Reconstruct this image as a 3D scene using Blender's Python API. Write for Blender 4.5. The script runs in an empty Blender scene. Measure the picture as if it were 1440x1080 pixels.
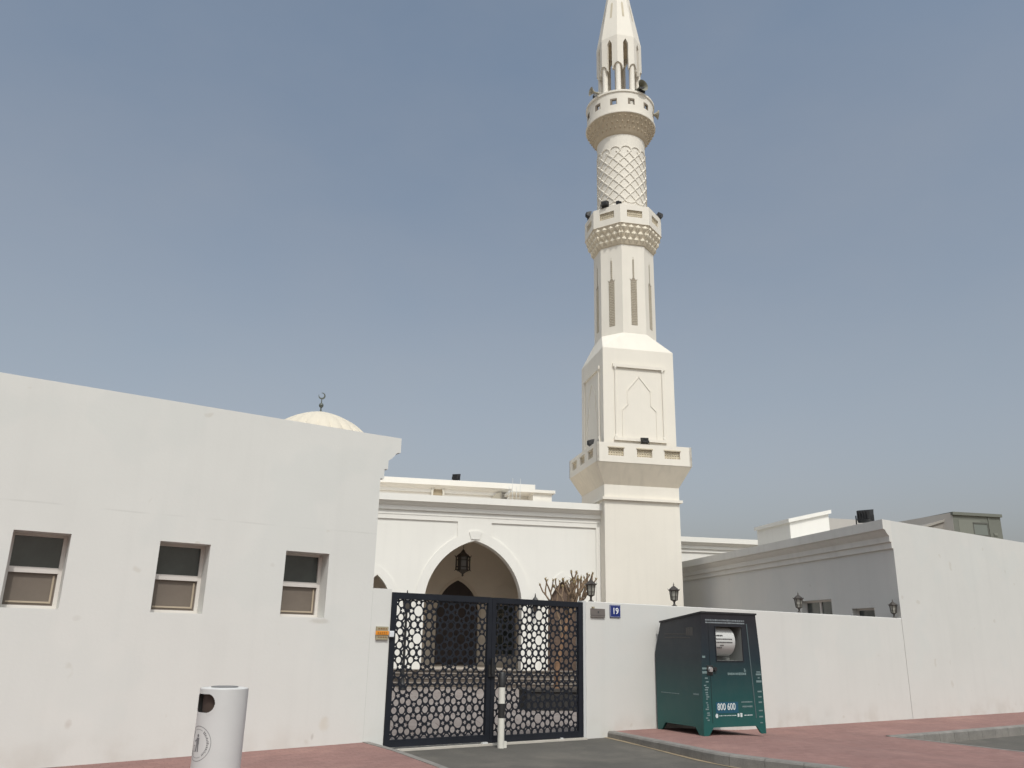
import bpy, math, random
from math import sin, cos, pi, radians, sqrt, atan2, hypot
from mathutils import Vector, Matrix
random.seed(7)
S = bpy.context.scene
COL = S.collection

# ------------------------------------------------------------------ frames
AW = radians(34.35)      # direction of the street wall
AM = radians(11.375)     # direction of the mosque front
def Ww(s, n, z=0.0): return Vector((s*cos(AW)-n*sin(AW), s*sin(AW)+n*cos(AW), z))
def Mw(x, n, z=0.0): return Vector((x*cos(AM)-n*sin(AM), x*sin(AM)+n*cos(AM), z))
DM = AM-AW
def w2m(s, n):
    p = Ww(s, n); return (p.x*cos(AM)+p.y*sin(AM), -p.x*sin(AM)+p.y*cos(AM))

# ------------------------------------------------------------------ materials
MATS = {}
def mat(name, col, rough=0.7, var=0.0, vscale=1.5, bump=0.0, bscale=60.0, metal=0.0, col2=None, spec=None, streak=0.0, fine=0.0):
    if name in MATS: return MATS[name]
    m = bpy.data.materials.new(name); m.use_nodes = True
    nt = m.node_tree; N = nt.nodes; L = nt.links
    b = N['Principled BSDF']
    b.inputs['Base Color'].default_value = (*col, 1)
    b.inputs['Roughness'].default_value = rough
    b.inputs['Metallic'].default_value = metal
    if spec is not None: b.inputs['Specular IOR Level'].default_value = spec
    tc = N.new('ShaderNodeTexCoord')
    src = None
    if var > 0 or col2 is not None:
        nz = N.new('ShaderNodeTexNoise'); nz.inputs['Scale'].default_value = vscale
        nz.inputs['Detail'].default_value = 6; nz.inputs['Roughness'].default_value = 0.62
        L.new(tc.outputs['Object'], nz.inputs['Vector'])
        rp = N.new('ShaderNodeValToRGB'); rp.color_ramp.elements[0].position = 0.34; rp.color_ramp.elements[1].position = 0.66
        c2 = col2 if col2 is not None else tuple(c*(1-var) for c in col)
        rp.color_ramp.elements[0].color = (*c2, 1); rp.color_ramp.elements[1].color = (*col, 1)
        L.new(nz.outputs['Fac'], rp.inputs['Fac']); src = rp.outputs['Color']
    if fine > 0:
        f = N.new('ShaderNodeTexNoise'); f.inputs['Scale'].default_value = 45; f.inputs['Detail'].default_value = 3
        L.new(tc.outputs['Object'], f.inputs['Vector'])
        mr = N.new('ShaderNodeMapRange'); mr.inputs['From Min'].default_value = .3; mr.inputs['From Max'].default_value = .7
        mr.inputs['To Min'].default_value = 1-fine; mr.inputs['To Max'].default_value = 1+fine
        L.new(f.outputs['Fac'], mr.inputs['Value'])
        mx = N.new('ShaderNodeVectorMath'); mx.operation = 'SCALE'
        if src: L.new(src, mx.inputs[0])
        else: mx.inputs[0].default_value = col
        L.new(mr.outputs['Result'], mx.inputs['Scale']); src = mx.outputs['Vector']
    if streak > 0:       # rain streaks and grime, narrow in plan and long in height
        mp = N.new('ShaderNodeMapping'); mp.inputs['Scale'].default_value = (3.2, 3.2, 0.16)
        L.new(tc.outputs['Object'], mp.inputs['Vector'])
        s = N.new('ShaderNodeTexNoise'); s.inputs['Scale'].default_value = 1.3; s.inputs['Detail'].default_value = 5
        L.new(mp.outputs['Vector'], s.inputs['Vector'])
        mr = N.new('ShaderNodeMapRange'); mr.inputs['From Min'].default_value = .5; mr.inputs['From Max'].default_value = .72
        mr.inputs['To Min'].default_value = 1; mr.inputs['To Max'].default_value = 1-streak
        L.new(s.outputs['Fac'], mr.inputs['Value'])
        mx = N.new('ShaderNodeVectorMath'); mx.operation = 'SCALE'
        if src: L.new(src, mx.inputs[0])
        else: mx.inputs[0].default_value = col
        L.new(mr.outputs['Result'], mx.inputs['Scale']); src = mx.outputs['Vector']
    if src: L.new(src, b.inputs['Base Color'])
    if bump > 0:
        nb = N.new('ShaderNodeTexNoise'); nb.inputs['Scale'].default_value = bscale; nb.inputs['Detail'].default_value = 4
        L.new(tc.outputs['Object'], nb.inputs['Vector'])
        bp = N.new('ShaderNodeBump'); bp.inputs['Strength'].default_value = bump; bp.inputs['Distance'].default_value = 0.01
        L.new(nb.outputs['Fac'], bp.inputs['Height']); L.new(bp.outputs['Normal'], b.inputs['Normal'])
    MATS[name] = m; return m

WALL = mat('white_paint', (.65, .64, .605), .8, .045, 0.5, .10, 22, streak=.02, fine=.006)
WALL2 = mat('white_paint_annex', (.625, .61, .575), .8, .045, 0.5, .10, 22, streak=.02, fine=.006)
CREAM = mat('cream_paint', (.755, .73, .675), .75, .03, 0.6, .1, 26, streak=.025, fine=.01)
MCREAM = mat('minaret_paint', (.75, .70, .615), .75, .05, 0.5, .1, 26, streak=.035, fine=.01)
CARVE = mat('carved_stone', (.56, .49, .37), .85, .15, 3)
CARVED = mat('deep_carving', (.24, .20, .155), .9, .15, 3)
TRIM = mat('cornice_paint', (.66, .64, .595), .75, .05, 1, .15, 26, streak=.06)
INNER = mat('portico_paint', (.76, .68, .58), .85, .08, 1)
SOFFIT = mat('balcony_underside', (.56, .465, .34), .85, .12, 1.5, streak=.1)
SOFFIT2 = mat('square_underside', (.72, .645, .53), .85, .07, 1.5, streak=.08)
IRON = mat('gate_paint', (.013, .015, .021), .5, .2, 4, spec=.3)
BLACK = mat('black_metal', (.022, .021, .021), .5, .2, 8)
LANT = mat('lantern_bronze', (.05, .04, .032), .5, .3, 12)
GLASSL = mat('lantern_glass', (.34, .33, .29), .25, .2, 8)
WOODD = mat('door_wood', (.035, .020, .016), .55, .25, 3)
WOODB = mat('screen_wood', (.13, .085, .06), .7, .3, 3)
GLASS = mat('window_glass', (.070, .080, .074), .10, .35, 1.6, spec=.6)
FRAME = mat('window_frame', (.62, .58, .54), .4)
SHADE = mat('window_screen', (.155, .125, .10), .7, .12, 4)
PANELB = mat('beige_panel', (.38, .31, .23), .6)
PLASTIC = mat('bin_plastic', (.58, .57, .555), .42, .05, 3, spec=.4)
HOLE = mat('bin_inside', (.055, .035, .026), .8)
INK = mat('bin_print', (.17, .165, .17), .6)
BOLW = mat('bollard_white', (.68, .65, .58), .5, .1, 9)
CONC = mat('kerb_concrete', (.225, .21, .19), .9, .25, 3.5, .5, 70, fine=.08)
SAND = mat('kerb_sand', (.30, .235, .15), .95, .25, 12)
PLINTH = mat('plinth_stone', (.13, .105, .085), .8, .2, 3)
TREAD = mat('tread_stone', (.25, .215, .185), .8, .15, 3)
BARK = mat('branch_bark', (.24, .165, .105), .9, .4, 9, .5, 40)
TIPM = mat('leaf_tips', (.27, .20, .10), .8, .3, 9)
HEDGE = mat('planter_stone', (.035, .032, .03), .9, .4, 9)
SIGNB = mat('sign_blue', (.012, .025, .15), .4)
SIGNW = mat('sign_white', (.75, .76, .78), .5)
STEEL = mat('brushed_plate', (.20, .175, .16), .45, .1, 12, metal=.3)
ORANGE = mat('orange_label', (.75, .27, .02), .5, .1, 20)
BEIGEP = mat('beige_label', (.36, .31, .20), .6, .2, 30)
SILVER = mat('silver', (.55, .55, .54), .35, metal=.6)
GREYM = mat('post_grey', (.55, .55, .54), .6)
PRINT = mat('white_print', (.55, .60, .60), .6)
PRINTD = mat('dim_print', (.15, .21, .21), .6)
PRINTK = mat('dark_print', (.06, .06, .06), .6)
BLUEP = mat('blue_patch', (.010, .075, .12), .5)
DRUMW = mat('drum_white', (.50, .50, .48), .5, .05, 4)
RECESS = mat('recess_grey', (.20, .205, .195), .6)
HORN = mat('horn_beige', (.36, .33, .26), .6, .1, 4)
HORNG = mat('horn_grey', (.17, .165, .12), .6, .2, 4)
VILLA1 = mat('villa_render', (.40, .375, .345), .85, .08, .5)
VILLA2 = mat('villa_panel', (.15, .155, .13), .7, .1, .5)
BRONZE = mat('finial_bronze', (.09, .10, .085), .5, .2, 5)
DOMEM = mat('dome_paint', (.60, .54, .44), .8, .06, 1)

def wear(m, seam=None, base=None):
    nt = m.node_tree; N = nt.nodes; L = nt.links; b = N['Principled BSDF']
    src = b.inputs['Base Color'].links[0].from_socket
    tc = N.new('ShaderNodeTexCoord'); sp = N.new('ShaderNodeSeparateXYZ'); L.new(tc.outputs['Object'], sp.inputs[0])
    def mth(op, a, b_=None, c=None):
        n = N.new('ShaderNodeMath'); n.operation = op
        for i, v in enumerate((a, b_, c)):
            if v is None: continue
            if isinstance(v, (int, float)): n.inputs[i].default_value = v
            else: L.new(v, n.inputs[i])
        return n.outputs[0]
    def noise(sc, det=4, vec=None):
        n = N.new('ShaderNodeTexNoise'); n.inputs['Scale'].default_value = sc; n.inputs['Detail'].default_value = det
        L.new(vec or tc.outputs['Object'], n.inputs['Vector']); return n.outputs['Fac']
    def mr(v, a, b_, c, d):
        n = N.new('ShaderNodeMapRange'); n.interpolation_type = 'SMOOTHSTEP'
        n.inputs['From Min'].default_value = a; n.inputs['From Max'].default_value = b_; n.inputs['To Min'].default_value = c; n.inputs['To Max'].default_value = d
        L.new(v, n.inputs['Value']); return n.outputs['Result']
    def mix(fac, col):
        nonlocal src
        n = N.new('ShaderNodeMix'); n.data_type = 'RGBA'; n.inputs['B'].default_value = (*col, 1)
        L.new(fac, n.inputs['Factor']); L.new(src, n.inputs['A']); src = n.outputs['Result']
    # small scuffs
    mix(mr(noise(3.1, 2), .70, .76, 0, .28), (.42, .37, .29))
    # repainted patches
    mix(mr(noise(.55, 3), .50, .56, 0, .22), (.56, .575, .55))
    # splash dirt near the ground, broken up
    low = mr(sp.outputs['Z'], .0, .55, 1, 0)
    mix(mth('MULTIPLY', low, mr(noise(2.2, 5), .42, .70, .03, .30)), (.42, .36, .30))
    if seam is not None:
        d = mth('ABSOLUTE', mth('SUBTRACT', mth('ADD', sp.outputs['Z'], mth('MULTIPLY', noise(.5, 1), .05)), seam+.025))
        mix(mth('MULTIPLY', mr(d, .004, .016, 1, 0), mr(noise(1.7, 3), .38, .60, 0, .2)), (.36, .35, .32))
        def spot(x0, z0, rx, rz, col, f):
            ex = mth('DIVIDE', mth('SUBTRACT', sp.outputs['X'], x0), rx); ez = mth('DIVIDE', mth('SUBTRACT', sp.outputs['Z'], z0), rz)
            d2 = mth('ADD', mth('ADD', mth('MULTIPLY', ex, ex), mth('MULTIPLY', ez, ez)), mth('MULTIPLY', noise(9, 4), 1.6))
            mix(mr(d2, .7, 1.7, f, 0), col)
        spot(-.82, 1.80, .22, .05, (.40,.36,.30), .4); spot(-.62, .40, .10, .14, (.54,.48,.39), .45); spot(-.78, .25, .03, .06, (.34,.30,.26), .5)
        spot(-3.9, .52, .05, .07, (.42,.36,.31), .4); spot(-1.6, 2.55, .05, .04, (.50,.47,.42), .3); spot(-4.0, 1.75, .07, .05, (.50,.47,.43), .3)
    L.new(src, b.inputs['Base Color'])
wear(WALL, 3.12); wear(WALL2)
def ground_mat(name, col, col2, brick=None, scale=1.0, rough=.92, mortar=(.2,.2,.2)):
    m = bpy.data.materials.new(name); m.use_nodes = True
    nt = m.node_tree; N = nt.nodes; L = nt.links; b = N['Principled BSDF']
    b.inputs['Roughness'].default_value = rough; b.inputs['Specular IOR Level'].default_value = .25
    tc = N.new('ShaderNodeTexCoord')
    nz = N.new('ShaderNodeTexNoise'); nz.inputs['Scale'].default_value = .9; nz.inputs['Detail'].default_value = 8; nz.inputs['Roughness'].default_value = .65
    L.new(tc.outputs['Object'], nz.inputs['Vector'])
    rp = N.new('ShaderNodeValToRGB'); rp.color_ramp.elements[0].position = .35; rp.color_ramp.elements[1].position = .68
    rp.color_ramp.elements[0].color = (*col2, 1); rp.color_ramp.elements[1].color = (*col, 1)
    L.new(nz.outputs['Fac'], rp.inputs['Fac'])
    f = N.new('ShaderNodeTexNoise'); f.inputs['Scale'].default_value = 140; f.inputs['Detail'].default_value = 2
    L.new(tc.outputs['Object'], f.inputs['Vector'])
    mr = N.new('ShaderNodeMapRange'); mr.inputs['From Min'].default_value = .3; mr.inputs['From Max'].default_value = .7
    mr.inputs['To Min'].default_value = .82; mr.inputs['To Max'].default_value = 1.18
    L.new(f.outputs['Fac'], mr.inputs['Value'])
    mx = N.new('ShaderNodeVectorMath'); mx.operation = 'SCALE'
    src = rp.outputs['Color']
    sn = N.new('ShaderNodeTexNoise'); sn.inputs['Scale'].default_value = .55; sn.inputs['Detail'].default_value = 7; sn.inputs['Roughness'].default_value = .7
    L.new(tc.outputs['Object'], sn.inputs['Vector'])
    sm = N.new('ShaderNodeMapRange'); sm.inputs['From Min'].default_value = .5; sm.inputs['From Max'].default_value = .72; sm.inputs['To Max'].default_value = .5
    L.new(sn.outputs['Fac'], sm.inputs['Value'])
    sx = N.new('ShaderNodeMix'); sx.data_type = 'RGBA'; sx.inputs['B'].default_value = (*[c*1.25+.05*k for c, k in zip(col, (1, .85, .6))], 1)
    L.new(sm.outputs['Result'], sx.inputs['Factor']); L.new(src, sx.inputs['A']); src = sx.outputs['Result']
    if brick:
        br = N.new('ShaderNodeTexBrick'); br.inputs['Scale'].default_value = 1
        br.inputs['Brick Width'].default_value = brick[0]; br.inputs['Row Height'].default_value = brick[1]
        br.inputs['Mortar Size'].default_value = brick[2]; br.inputs['Mortar Smooth'].default_value = .3
        br.inputs['Color1'].default_value = (1, 1, 1, 1); br.inputs['Color2'].default_value = (.88, .86, .86, 1)
        br.inputs['Mortar'].default_value = (*mortar, 1); br.inputs['Bias'].default_value = 0
        L.new(tc.outputs['Object'], br.inputs['Vector'])
        mm = N.new('ShaderNodeVectorMath'); mm.operation = 'MULTIPLY'
        L.new(src, mm.inputs[0]); L.new(br.outputs['Color'], mm.inputs[1]); src = mm.outputs['Vector']
    L.new(src, mx.inputs[0]); L.new(mr.outputs['Result'], mx.inputs['Scale'])
    L.new(mx.outputs['Vector'], b.inputs['Base Color'])
    bp = N.new('ShaderNodeBump'); bp.inputs['Strength'].default_value = .5; bp.inputs['Distance'].default_value = .006
    L.new(f.outputs['Fac'], bp.inputs['Height']); L.new(bp.outputs['Normal'], b.inputs['Normal'])
    return m
ASPHALT = ground_mat('asphalt', (.115, .105, .092), (.085, .079, .070))
PAVER = ground_mat('red_paver', (.285, .163, .142), (.235, .140, .124), brick=(.2, .1, .004), mortar=(.66, .65, .65))
COURT = ground_mat('court_paver', (.27, .237, .218), (.23, .198, .18), brick=(.6, .6, .012), mortar=(.6, .5, .5))

# container paint: a printed fade from near-black at the top to teal at the foot
def fade_mat():
    m = bpy.data.materials.new('container_paint'); m.use_nodes = True
    nt = m.node_tree; N = nt.nodes; L = nt.links; b = N['Principled BSDF']
    b.inputs['Roughness'].default_value = .38
    tc = N.new('ShaderNodeTexCoord'); sp = N.new('ShaderNodeSeparateXYZ'); L.new(tc.outputs['Object'], sp.inputs[0])
    mr = N.new('ShaderNodeMapRange'); mr.inputs['From Min'].default_value = 0; mr.inputs['From Max'].default_value = 2.05
    L.new(sp.outputs['Z'], mr.inputs['Value'])
    rp = N.new('ShaderNodeValToRGB'); e = rp.color_ramp.elements
    e[0].position = .03; e[0].color = (.008, .086, .078, 1)
    e[1].position = .98; e[1].color = (.016, .013, .017, 1)
    a = e.new(.32); a.color = (.010, .058, .058, 1)
    a = e.new(.62); a.color = (.011, .022, .030, 1)
    L.new(mr.outputs['Result'], rp.inputs['Fac'])
    nz = N.new('ShaderNodeTexNoise'); nz.inputs['Scale'].default_value = 3.5; nz.inputs['Detail'].default_value = 7; nz.inputs['Roughness'].default_value = .7
    L.new(tc.outputs['Object'], nz.inputs['Vector'])
    m2 = N.new('ShaderNodeMapRange'); m2.inputs['From Min'].default_value = .42; m2.inputs['From Max'].default_value = .75; m2.inputs['To Max'].default_value = .07
    L.new(nz.outputs['Fac'], m2.inputs['Value'])
    mx = N.new('ShaderNodeMix'); mx.data_type = 'RGBA'; mx.inputs['B'].default_value = (.16, .15, .13, 1)
    L.new(m2.outputs['Result'], mx.inputs['Factor']); L.new(rp.outputs['Color'], mx.inputs['A']); L.new(mx.outputs['Result'], b.inputs['Base Color'])
    bp = N.new('ShaderNodeBump'); bp.inputs['Strength'].default_value = .25; bp.inputs['Distance'].default_value = .02
    n3 = N.new('ShaderNodeTexNoise'); n3.inputs['Scale'].default_value = 2.2; L.new(tc.outputs['Object'], n3.inputs['Vector'])
    L.new(n3.outputs['Fac'], bp.inputs['Height']); L.new(bp.outputs['Normal'], b.inputs['Normal'])
    return m
FADE = fade_mat()

# ------------------------------------------------------------------ mesh helpers
class MB:
    def __init__(s): s.v = []; s.f = []
    def add(s, vs, fs):
        o = len(s.v); s.v += [tuple(v) for v in vs]; s.f += [tuple(i+o for i in f) for f in fs]; return s
    def box(s, x0, x1, y0, y1, z0, z1):
        return s.add([(x0,y0,z0),(x1,y0,z0),(x1,y1,z0),(x0,y1,z0),(x0,y0,z1),(x1,y0,z1),(x1,y1,z1),(x0,y1,z1)],
              [(0,3,2,1),(4,5,6,7),(0,1,5,4),(1,2,6,5),(2,3,7,6),(3,0,4,7)])
    def prism(s, poly, z0, z1, closed=True):
        n = len(poly)
        vs = [(p[0],p[1],z0) for p in poly]+[(p[0],p[1],z1) for p in poly]
        fs = [(i,(i+1)%n,(i+1)%n+n,i+n) for i in range(n)]
        if closed: fs += [tuple(range(n))[::-1], tuple(range(n,2*n))]
        return s.add(vs, fs)
    def lathe(s, prof, seg=24, cx=0, cy=0, a0=0, cap=True):
        n = len(prof); vs = []; fs = []
        for k in range(seg):
            a = a0+2*pi*k/seg
            for r, z in prof: vs.append((cx+r*cos(a), cy+r*sin(a), z))
        for k in range(seg):
            k2 = (k+1)%seg
            for i in range(n-1): fs.append((k*n+i, k2*n+i, k2*n+i+1, k*n+i+1))
        if cap:
            if prof[0][0] > 1e-4: fs.append(tuple(k*n for k in range(seg))[::-1])
            if prof[-1][0] > 1e-4: fs.append(tuple(k*n+n-1 for k in range(seg)))
        return s.add(vs, fs)
    def tube(s, p, q, r0, r1=None, seg=8):
        r1 = r0 if r1 is None else r1
        p = Vector(p); q = Vector(q); d = (q-p)
        if d.length < 1e-6: return s
        d.normalize(); a = d.orthogonal().normalized(); b = d.cross(a)
        vs = []
        for c, r in ((p, r0), (q, r1)):
            for k in range(seg):
                t = 2*pi*k/seg; vs.append(c+a*cos(t)*r+b*sin(t)*r)
        fs = [(k,(k+1)%seg,(k+1)%seg+seg,k+seg) for k in range(seg)]+[tuple(range(seg))[::-1], tuple(range(seg,2*seg))]
        return s.add(vs, fs)
    def ball(s, c, r, seg=12, rings=8, sz=1.0):
        prof = [(max(1e-5, r*sin(pi*i/rings)), c[2]-r*sz*cos(pi*i/rings)) for i in range(rings+1)]
        return s.lathe(prof, seg, c[0], c[1], cap=False)
    def join(s, o, M=None):
        return s.add([(M @ Vector(v)) if M else v for v in o.v], o.f)
    def build(s, name, m, parent=None, loc=None, rz=0, smooth=False, shift=(0,0,0)):
        me = bpy.data.meshes.new(name)
        sh = shift
        me.from_pydata([(v[0]-sh[0], v[1]-sh[1], v[2]-sh[2]) for v in s.v], [], s.f)
        me.validate(); me.materials.append(m)
        import bmesh
        bm = bmesh.new(); bm.from_mesh(me); bmesh.ops.recalc_face_normals(bm, faces=bm.faces); bm.to_mesh(me); bm.free()
        if smooth:
            for p in me.polygons: p.use_smooth = True
            try: me.set_sharp_from_angle(angle=radians(40))
            except Exception: pass
        o = bpy.data.objects.new(name, me); COL.objects.link(o)
        if parent: o.parent = parent
        if loc is not None: o.location = loc
        o.rotation_euler[2] = rz
        return o

def tag(o, label, cat, group=None, kind=None):
    if label: o['label'] = label
    if cat: o['category'] = cat
    if group: o['group'] = group
    if kind: o['kind'] = kind
    return o
def thing(name, label, cat, loc, rz=0, group=None):
    o = bpy.data.objects.new(name, None); COL.objects.link(o)
    o.empty_display_size = .3; o.location = loc; o.rotation_euler = (0,0,rz)
    return tag(o, label, cat, group)
def dup(root, loc, rz, label, group=None, scale=None):
    def cp(o, par):
        c = o.copy(); COL.objects.link(c); c.parent = par
        for ch in o.children: cp(ch, c)
        return c
    r = cp(root, None); r.location = loc; r.rotation_euler = (r.rotation_euler[0], r.rotation_euler[1], rz); r['label'] = label
    if group: r['group'] = group
    if scale: r.scale = (scale,)*3
    return r
bevels = []
def bevel(o, w=.01, seg=2):
    md = o.modifiers.new('bevel', 'BEVEL'); md.width = w; md.segments = seg; md.limit_method = 'ANGLE'; return o

def plate(outline, holes, y0, y1):
    """standing plate in (x,z) with holes, thickness along y from y0 to y1; returns MB"""
    cu = bpy.data.curves.new('tmp', 'CURVE'); cu.dimensions = '2D'; cu.fill_mode = 'BOTH'; cu.extrude = abs(y1-y0)/2
    for poly in [outline]+holes:
        sp = cu.splines.new('POLY'); sp.points.add(len(poly)-1)
        for i, p in enumerate(poly): sp.points[i].co = (p[0], p[1], 0, 1)
        sp.use_cyclic_u = True
    ob = bpy.data.objects.new('tmp', cu); COL.objects.link(ob)
    me = bpy.data.meshes.new_from_object(ob)
    mb = MB(); ym = (y0+y1)/2
    mb.v = [(v.co.x, ym-v.co.z, v.co.y) for v in me.vertices]; mb.f = [tuple(p.vertices) for p in me.polygons]
    bpy.data.objects.remove(ob); bpy.data.curves.remove(cu); bpy.data.meshes.remove(me)
    return mb

def arch(cx, hw, zs, zb, apex, n=14, keep_base=True):
    """pointed arch outline, base at zb, springing zs, apex height"""
    h = apex-zs; k = (h*h-hw*hw)/(2*hw); R = hw+k
    pts = []
    if k >= 0:
        t1 = math.acos(k/R)
        for i in range(n+1):
            t = t1*i/n; pts.append((cx-k+R*cos(t), zs+R*sin(t)))
        left = [(2*cx-p[0], p[1]) for p in pts[:-1]][::-1]
        pts = pts+left
    if keep_base: pts = [(cx+hw, zb)]+pts+[(cx-hw, zb)]
    return pts

PROF = [(0,-.84),(.03,-.84),(.03,-.70),(.065,-.70),(.065,-.55),(.12,-.55),(.12,-.39),(.14,-.37),(.19,-.335),(.25,-.28),(.28,-.24),(.33,-.235),(.33,0),(-.25,0)]
PROF = [(0,-.70),(.06,-.70),(.06,-.54),(.12,-.54),(.12,-.40),(.135,-.385),(.17,-.36),(.215,-.315),(.25,-.265),(.285,-.245),(.33,-.24),(.33,0),(-.22,0)]
PROFC = PROF[:-1]+[(0,0)]
def sweep(path, prof, z, d0=None, d1=None, side=1):
    """sweep a cornice profile along a horizontal polyline; side=+1 puts it on the right-hand side of travel.
    d0/d1 are directions of the end cut (default square)"""
    P = [Vector((p[0], p[1])) for p in path]; n = len(P)
    T = [(P[i+1]-P[i]).normalized() for i in range(n-1)]
    Nn = [Vector((t.y, -t.x))*side for t in T]
    cut = []
    for i in range(n):
        if i == 0: c = Vector(d0).normalized() if d0 else Nn[0]; c = c/ (c.dot(Nn[0]))
        elif i == n-1: c = Vector(d1).normalized() if d1 else Nn[-1]; c = c/(c.dot(Nn[-1]))
        else:
            c = (Nn[i-1]+Nn[i]); c = c/(c.dot(Nn[i]))
        cut.append(c)
    mb = MB(); m = len(prof); vs = []; fs = []
    for i in range(n):
        for p, h in prof: q = P[i]+cut[i]*p; vs.append((q.x, q.y, z+h))
    for i in range(n-1):
        for j in range(m):
            j2 = (j+1)%m; fs.append((i*m+j, (i+1)*m+j, (i+1)*m+j2, i*m+j2))
    fs.append(tuple(range(m))); fs.append(tuple(range((n-1)*m, n*m))[::-1])
    return mb.add(vs, fs)

def holed_wall(u0, u1, z0, z1, holes, depth):
    """front face of a wall in the (x,z) plane at y=0 with rectangular recesses running to y=depth"""
    us = sorted({u0, u1, *[h[0] for h in holes], *[h[1] for h in holes]}); zs = sorted({z0, z1, *[h[2] for h in holes], *[h[3] for h in holes]})
    mb = MB()
    for i in range(len(us)-1):
        for j in range(len(zs)-1):
            a, b, c, d = us[i], us[i+1], zs[j], zs[j+1]
            if any(h[0] <= a and b <= h[1] and h[2] <= c and d <= h[3] for h in holes): continue
            mb.add([(a,0,c),(b,0,c),(b,0,d),(a,0,d)], [(0,1,2,3)])
    for a, b, c, d in holes:
        mb.add([(a,0,c),(b,0,c),(b,0,d),(a,0,d),(a,depth,c),(b,depth,c),(b,depth,d),(a,depth,d)],
               [(0,1,5,4),(1,2,6,5),(2,3,7,6),(3,0,4,7)])
    return mb

def text_mesh(body, size, name, m, parent, loc, rot, thick=.003, xs=1.0):
    cu = bpy.data.curves.new('t', 'FONT'); cu.body = body; cu.size = size; cu.extrude = thick; cu.align_x = 'CENTER'; cu.align_y = 'CENTER'; cu.offset = size*.012
    ob = bpy.data.objects.new('t', cu); COL.objects.link(ob)
    me = bpy.data.meshes.new_from_object(ob); bpy.data.objects.remove(ob)
    for v in me.vertices: v.co.x *= xs
    me.name = name; me.materials.clear(); me.materials.append(m)
    o = bpy.data.objects.new(name, me); COL.objects.link(o); o.parent = parent; o.location = loc; o.rotation_euler = rot
    return o

# ------------------------------------------------------------------ ground
def smooth(t): t = max(0, min(1, t)); return t*t*(3-2*t)
ZR = -.20
g = MB(); g.add([(-400,-400,ZR-.02),(400,-400,ZR-.02),(400,400,ZR-.02),(-400,400,ZR-.02)], [(0,1,2,3)])
tag(g.build('ground', ground_mat('sandy_ground', (.33,.27,.20), (.27,.22,.165))), None, None, kind='structure')
g = MB(); us = [-60,-30,-10,0,5,10,15,20,30,60]
g.add([(-60,-14,0),(60,-14,0),(60,9.7,0),(-60,9.7,0)], [(0,1,2,3)])
tag(g.build('road', ASPHALT, loc=(0,0,ZR), rz=AW), None, None, kind='structure')

def dz(n): return -.045-.14*smooth((9.6-n)/5.0) if n < 9.6 else -.045+.04*smooth((n-9.6)/2.1)
g = MB(); ns = [4.0+.35*i for i in range(24)]; ns = [n for n in ns if n < 11.9]+[11.92]
ss = [5.3+.5*i for i in range(12)]
for i in range(len(ss)-1):
    for j in range(len(ns)-1):
        g.add([(ss[i],ns[j],dz(ns[j])),(ss[i+1],ns[j],dz(ns[j])),(ss[i+1],ns[j+1],dz(ns[j+1])),(ss[i],ns[j+1],dz(ns[j+1]))],[(0,1,2,3)])
tag(g.build('driveway', ASPHALT, rz=AW), None, None, kind='structure')

# right pavement with its kerb line
def rz_(s): return .095-.115*smooth((s-11.6)/2.3)
RK = [(10.30,11.95),(10.20,11.3),(10.08,10.6),(10.0,10.0),(9.86,9.3),(9.80,8.85),(9.88,8.3),(10.02,7.75),(10.13,7.3),(10.15,6.4),(10.4,5.6),(11.0,5.0),(11.9,4.7),(13,4.62),(14.4,4.62)]
def left_of(n):   # kerb s at given n
    for a, b in zip(RK[:-1], RK[1:]):
        if min(a[1],b[1]) <= n <= max(a[1],b[1]) and abs(a[1]-b[1]) > 1e-6:
            t = (n-a[1])/(b[1]-a[1]); return a[0]+t*(b[0]-a[0])
    return 12.0
def strip(name, m, rows, zf, thick=.35):
    """rows: list of (n, s_left, s_right)"""
    mb = MB(); K = 14; vs = []; fs = []
    for n, a, b in rows:
        for k in range(K+1):
            s = a+(b-a)*(k/K)**1.3; vs.append((s, n, zf(s)))
    R = len(rows)
    for r in range(R-1):
        for k in range(K): fs.append((r*(K+1)+k, r*(K+1)+k+1, (r+1)*(K+1)+k+1, (r+1)*(K+1)+k))
    return mb.add(vs, fs)
rows = [(n, left_of(n)+.13, 15.5) for n in (4.66,4.9,5.3,5.8,6.4,7.0,7.4,7.8,8.2,8.5,8.85,9.2,9.6,9.9)]
p1 = strip('p', PAVER, rows, rz_)
rows2 = [(9.9, left_of(9.9)+.13, 34), (10.4, left_of(10.4)+.13, 34), (11.0, left_of(11.0)+.13, 34), (11.5, left_of(11.5)+.13, 34), (11.90, left_of(11.9)+.13, 34)]
mb = MB(); K = 60; vs = []; fs = []
for n, a, b in rows2:
    for k in range(K+1):
        s = a+(b-a)*(k/K); vs.append((s, n, rz_(s)))
for r in range(len(rows2)-1):
    for k in range(K): fs.append((r*(K+1)+k, r*(K+1)+k+1, (r+1)*(K+1)+k+1, (r+1)*(K+1)+k))
mb.add(vs, fs); p1.join(mb)
tag(p1.build('pavement', PAVER, rz=AW), None, None, kind='structure')

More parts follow.
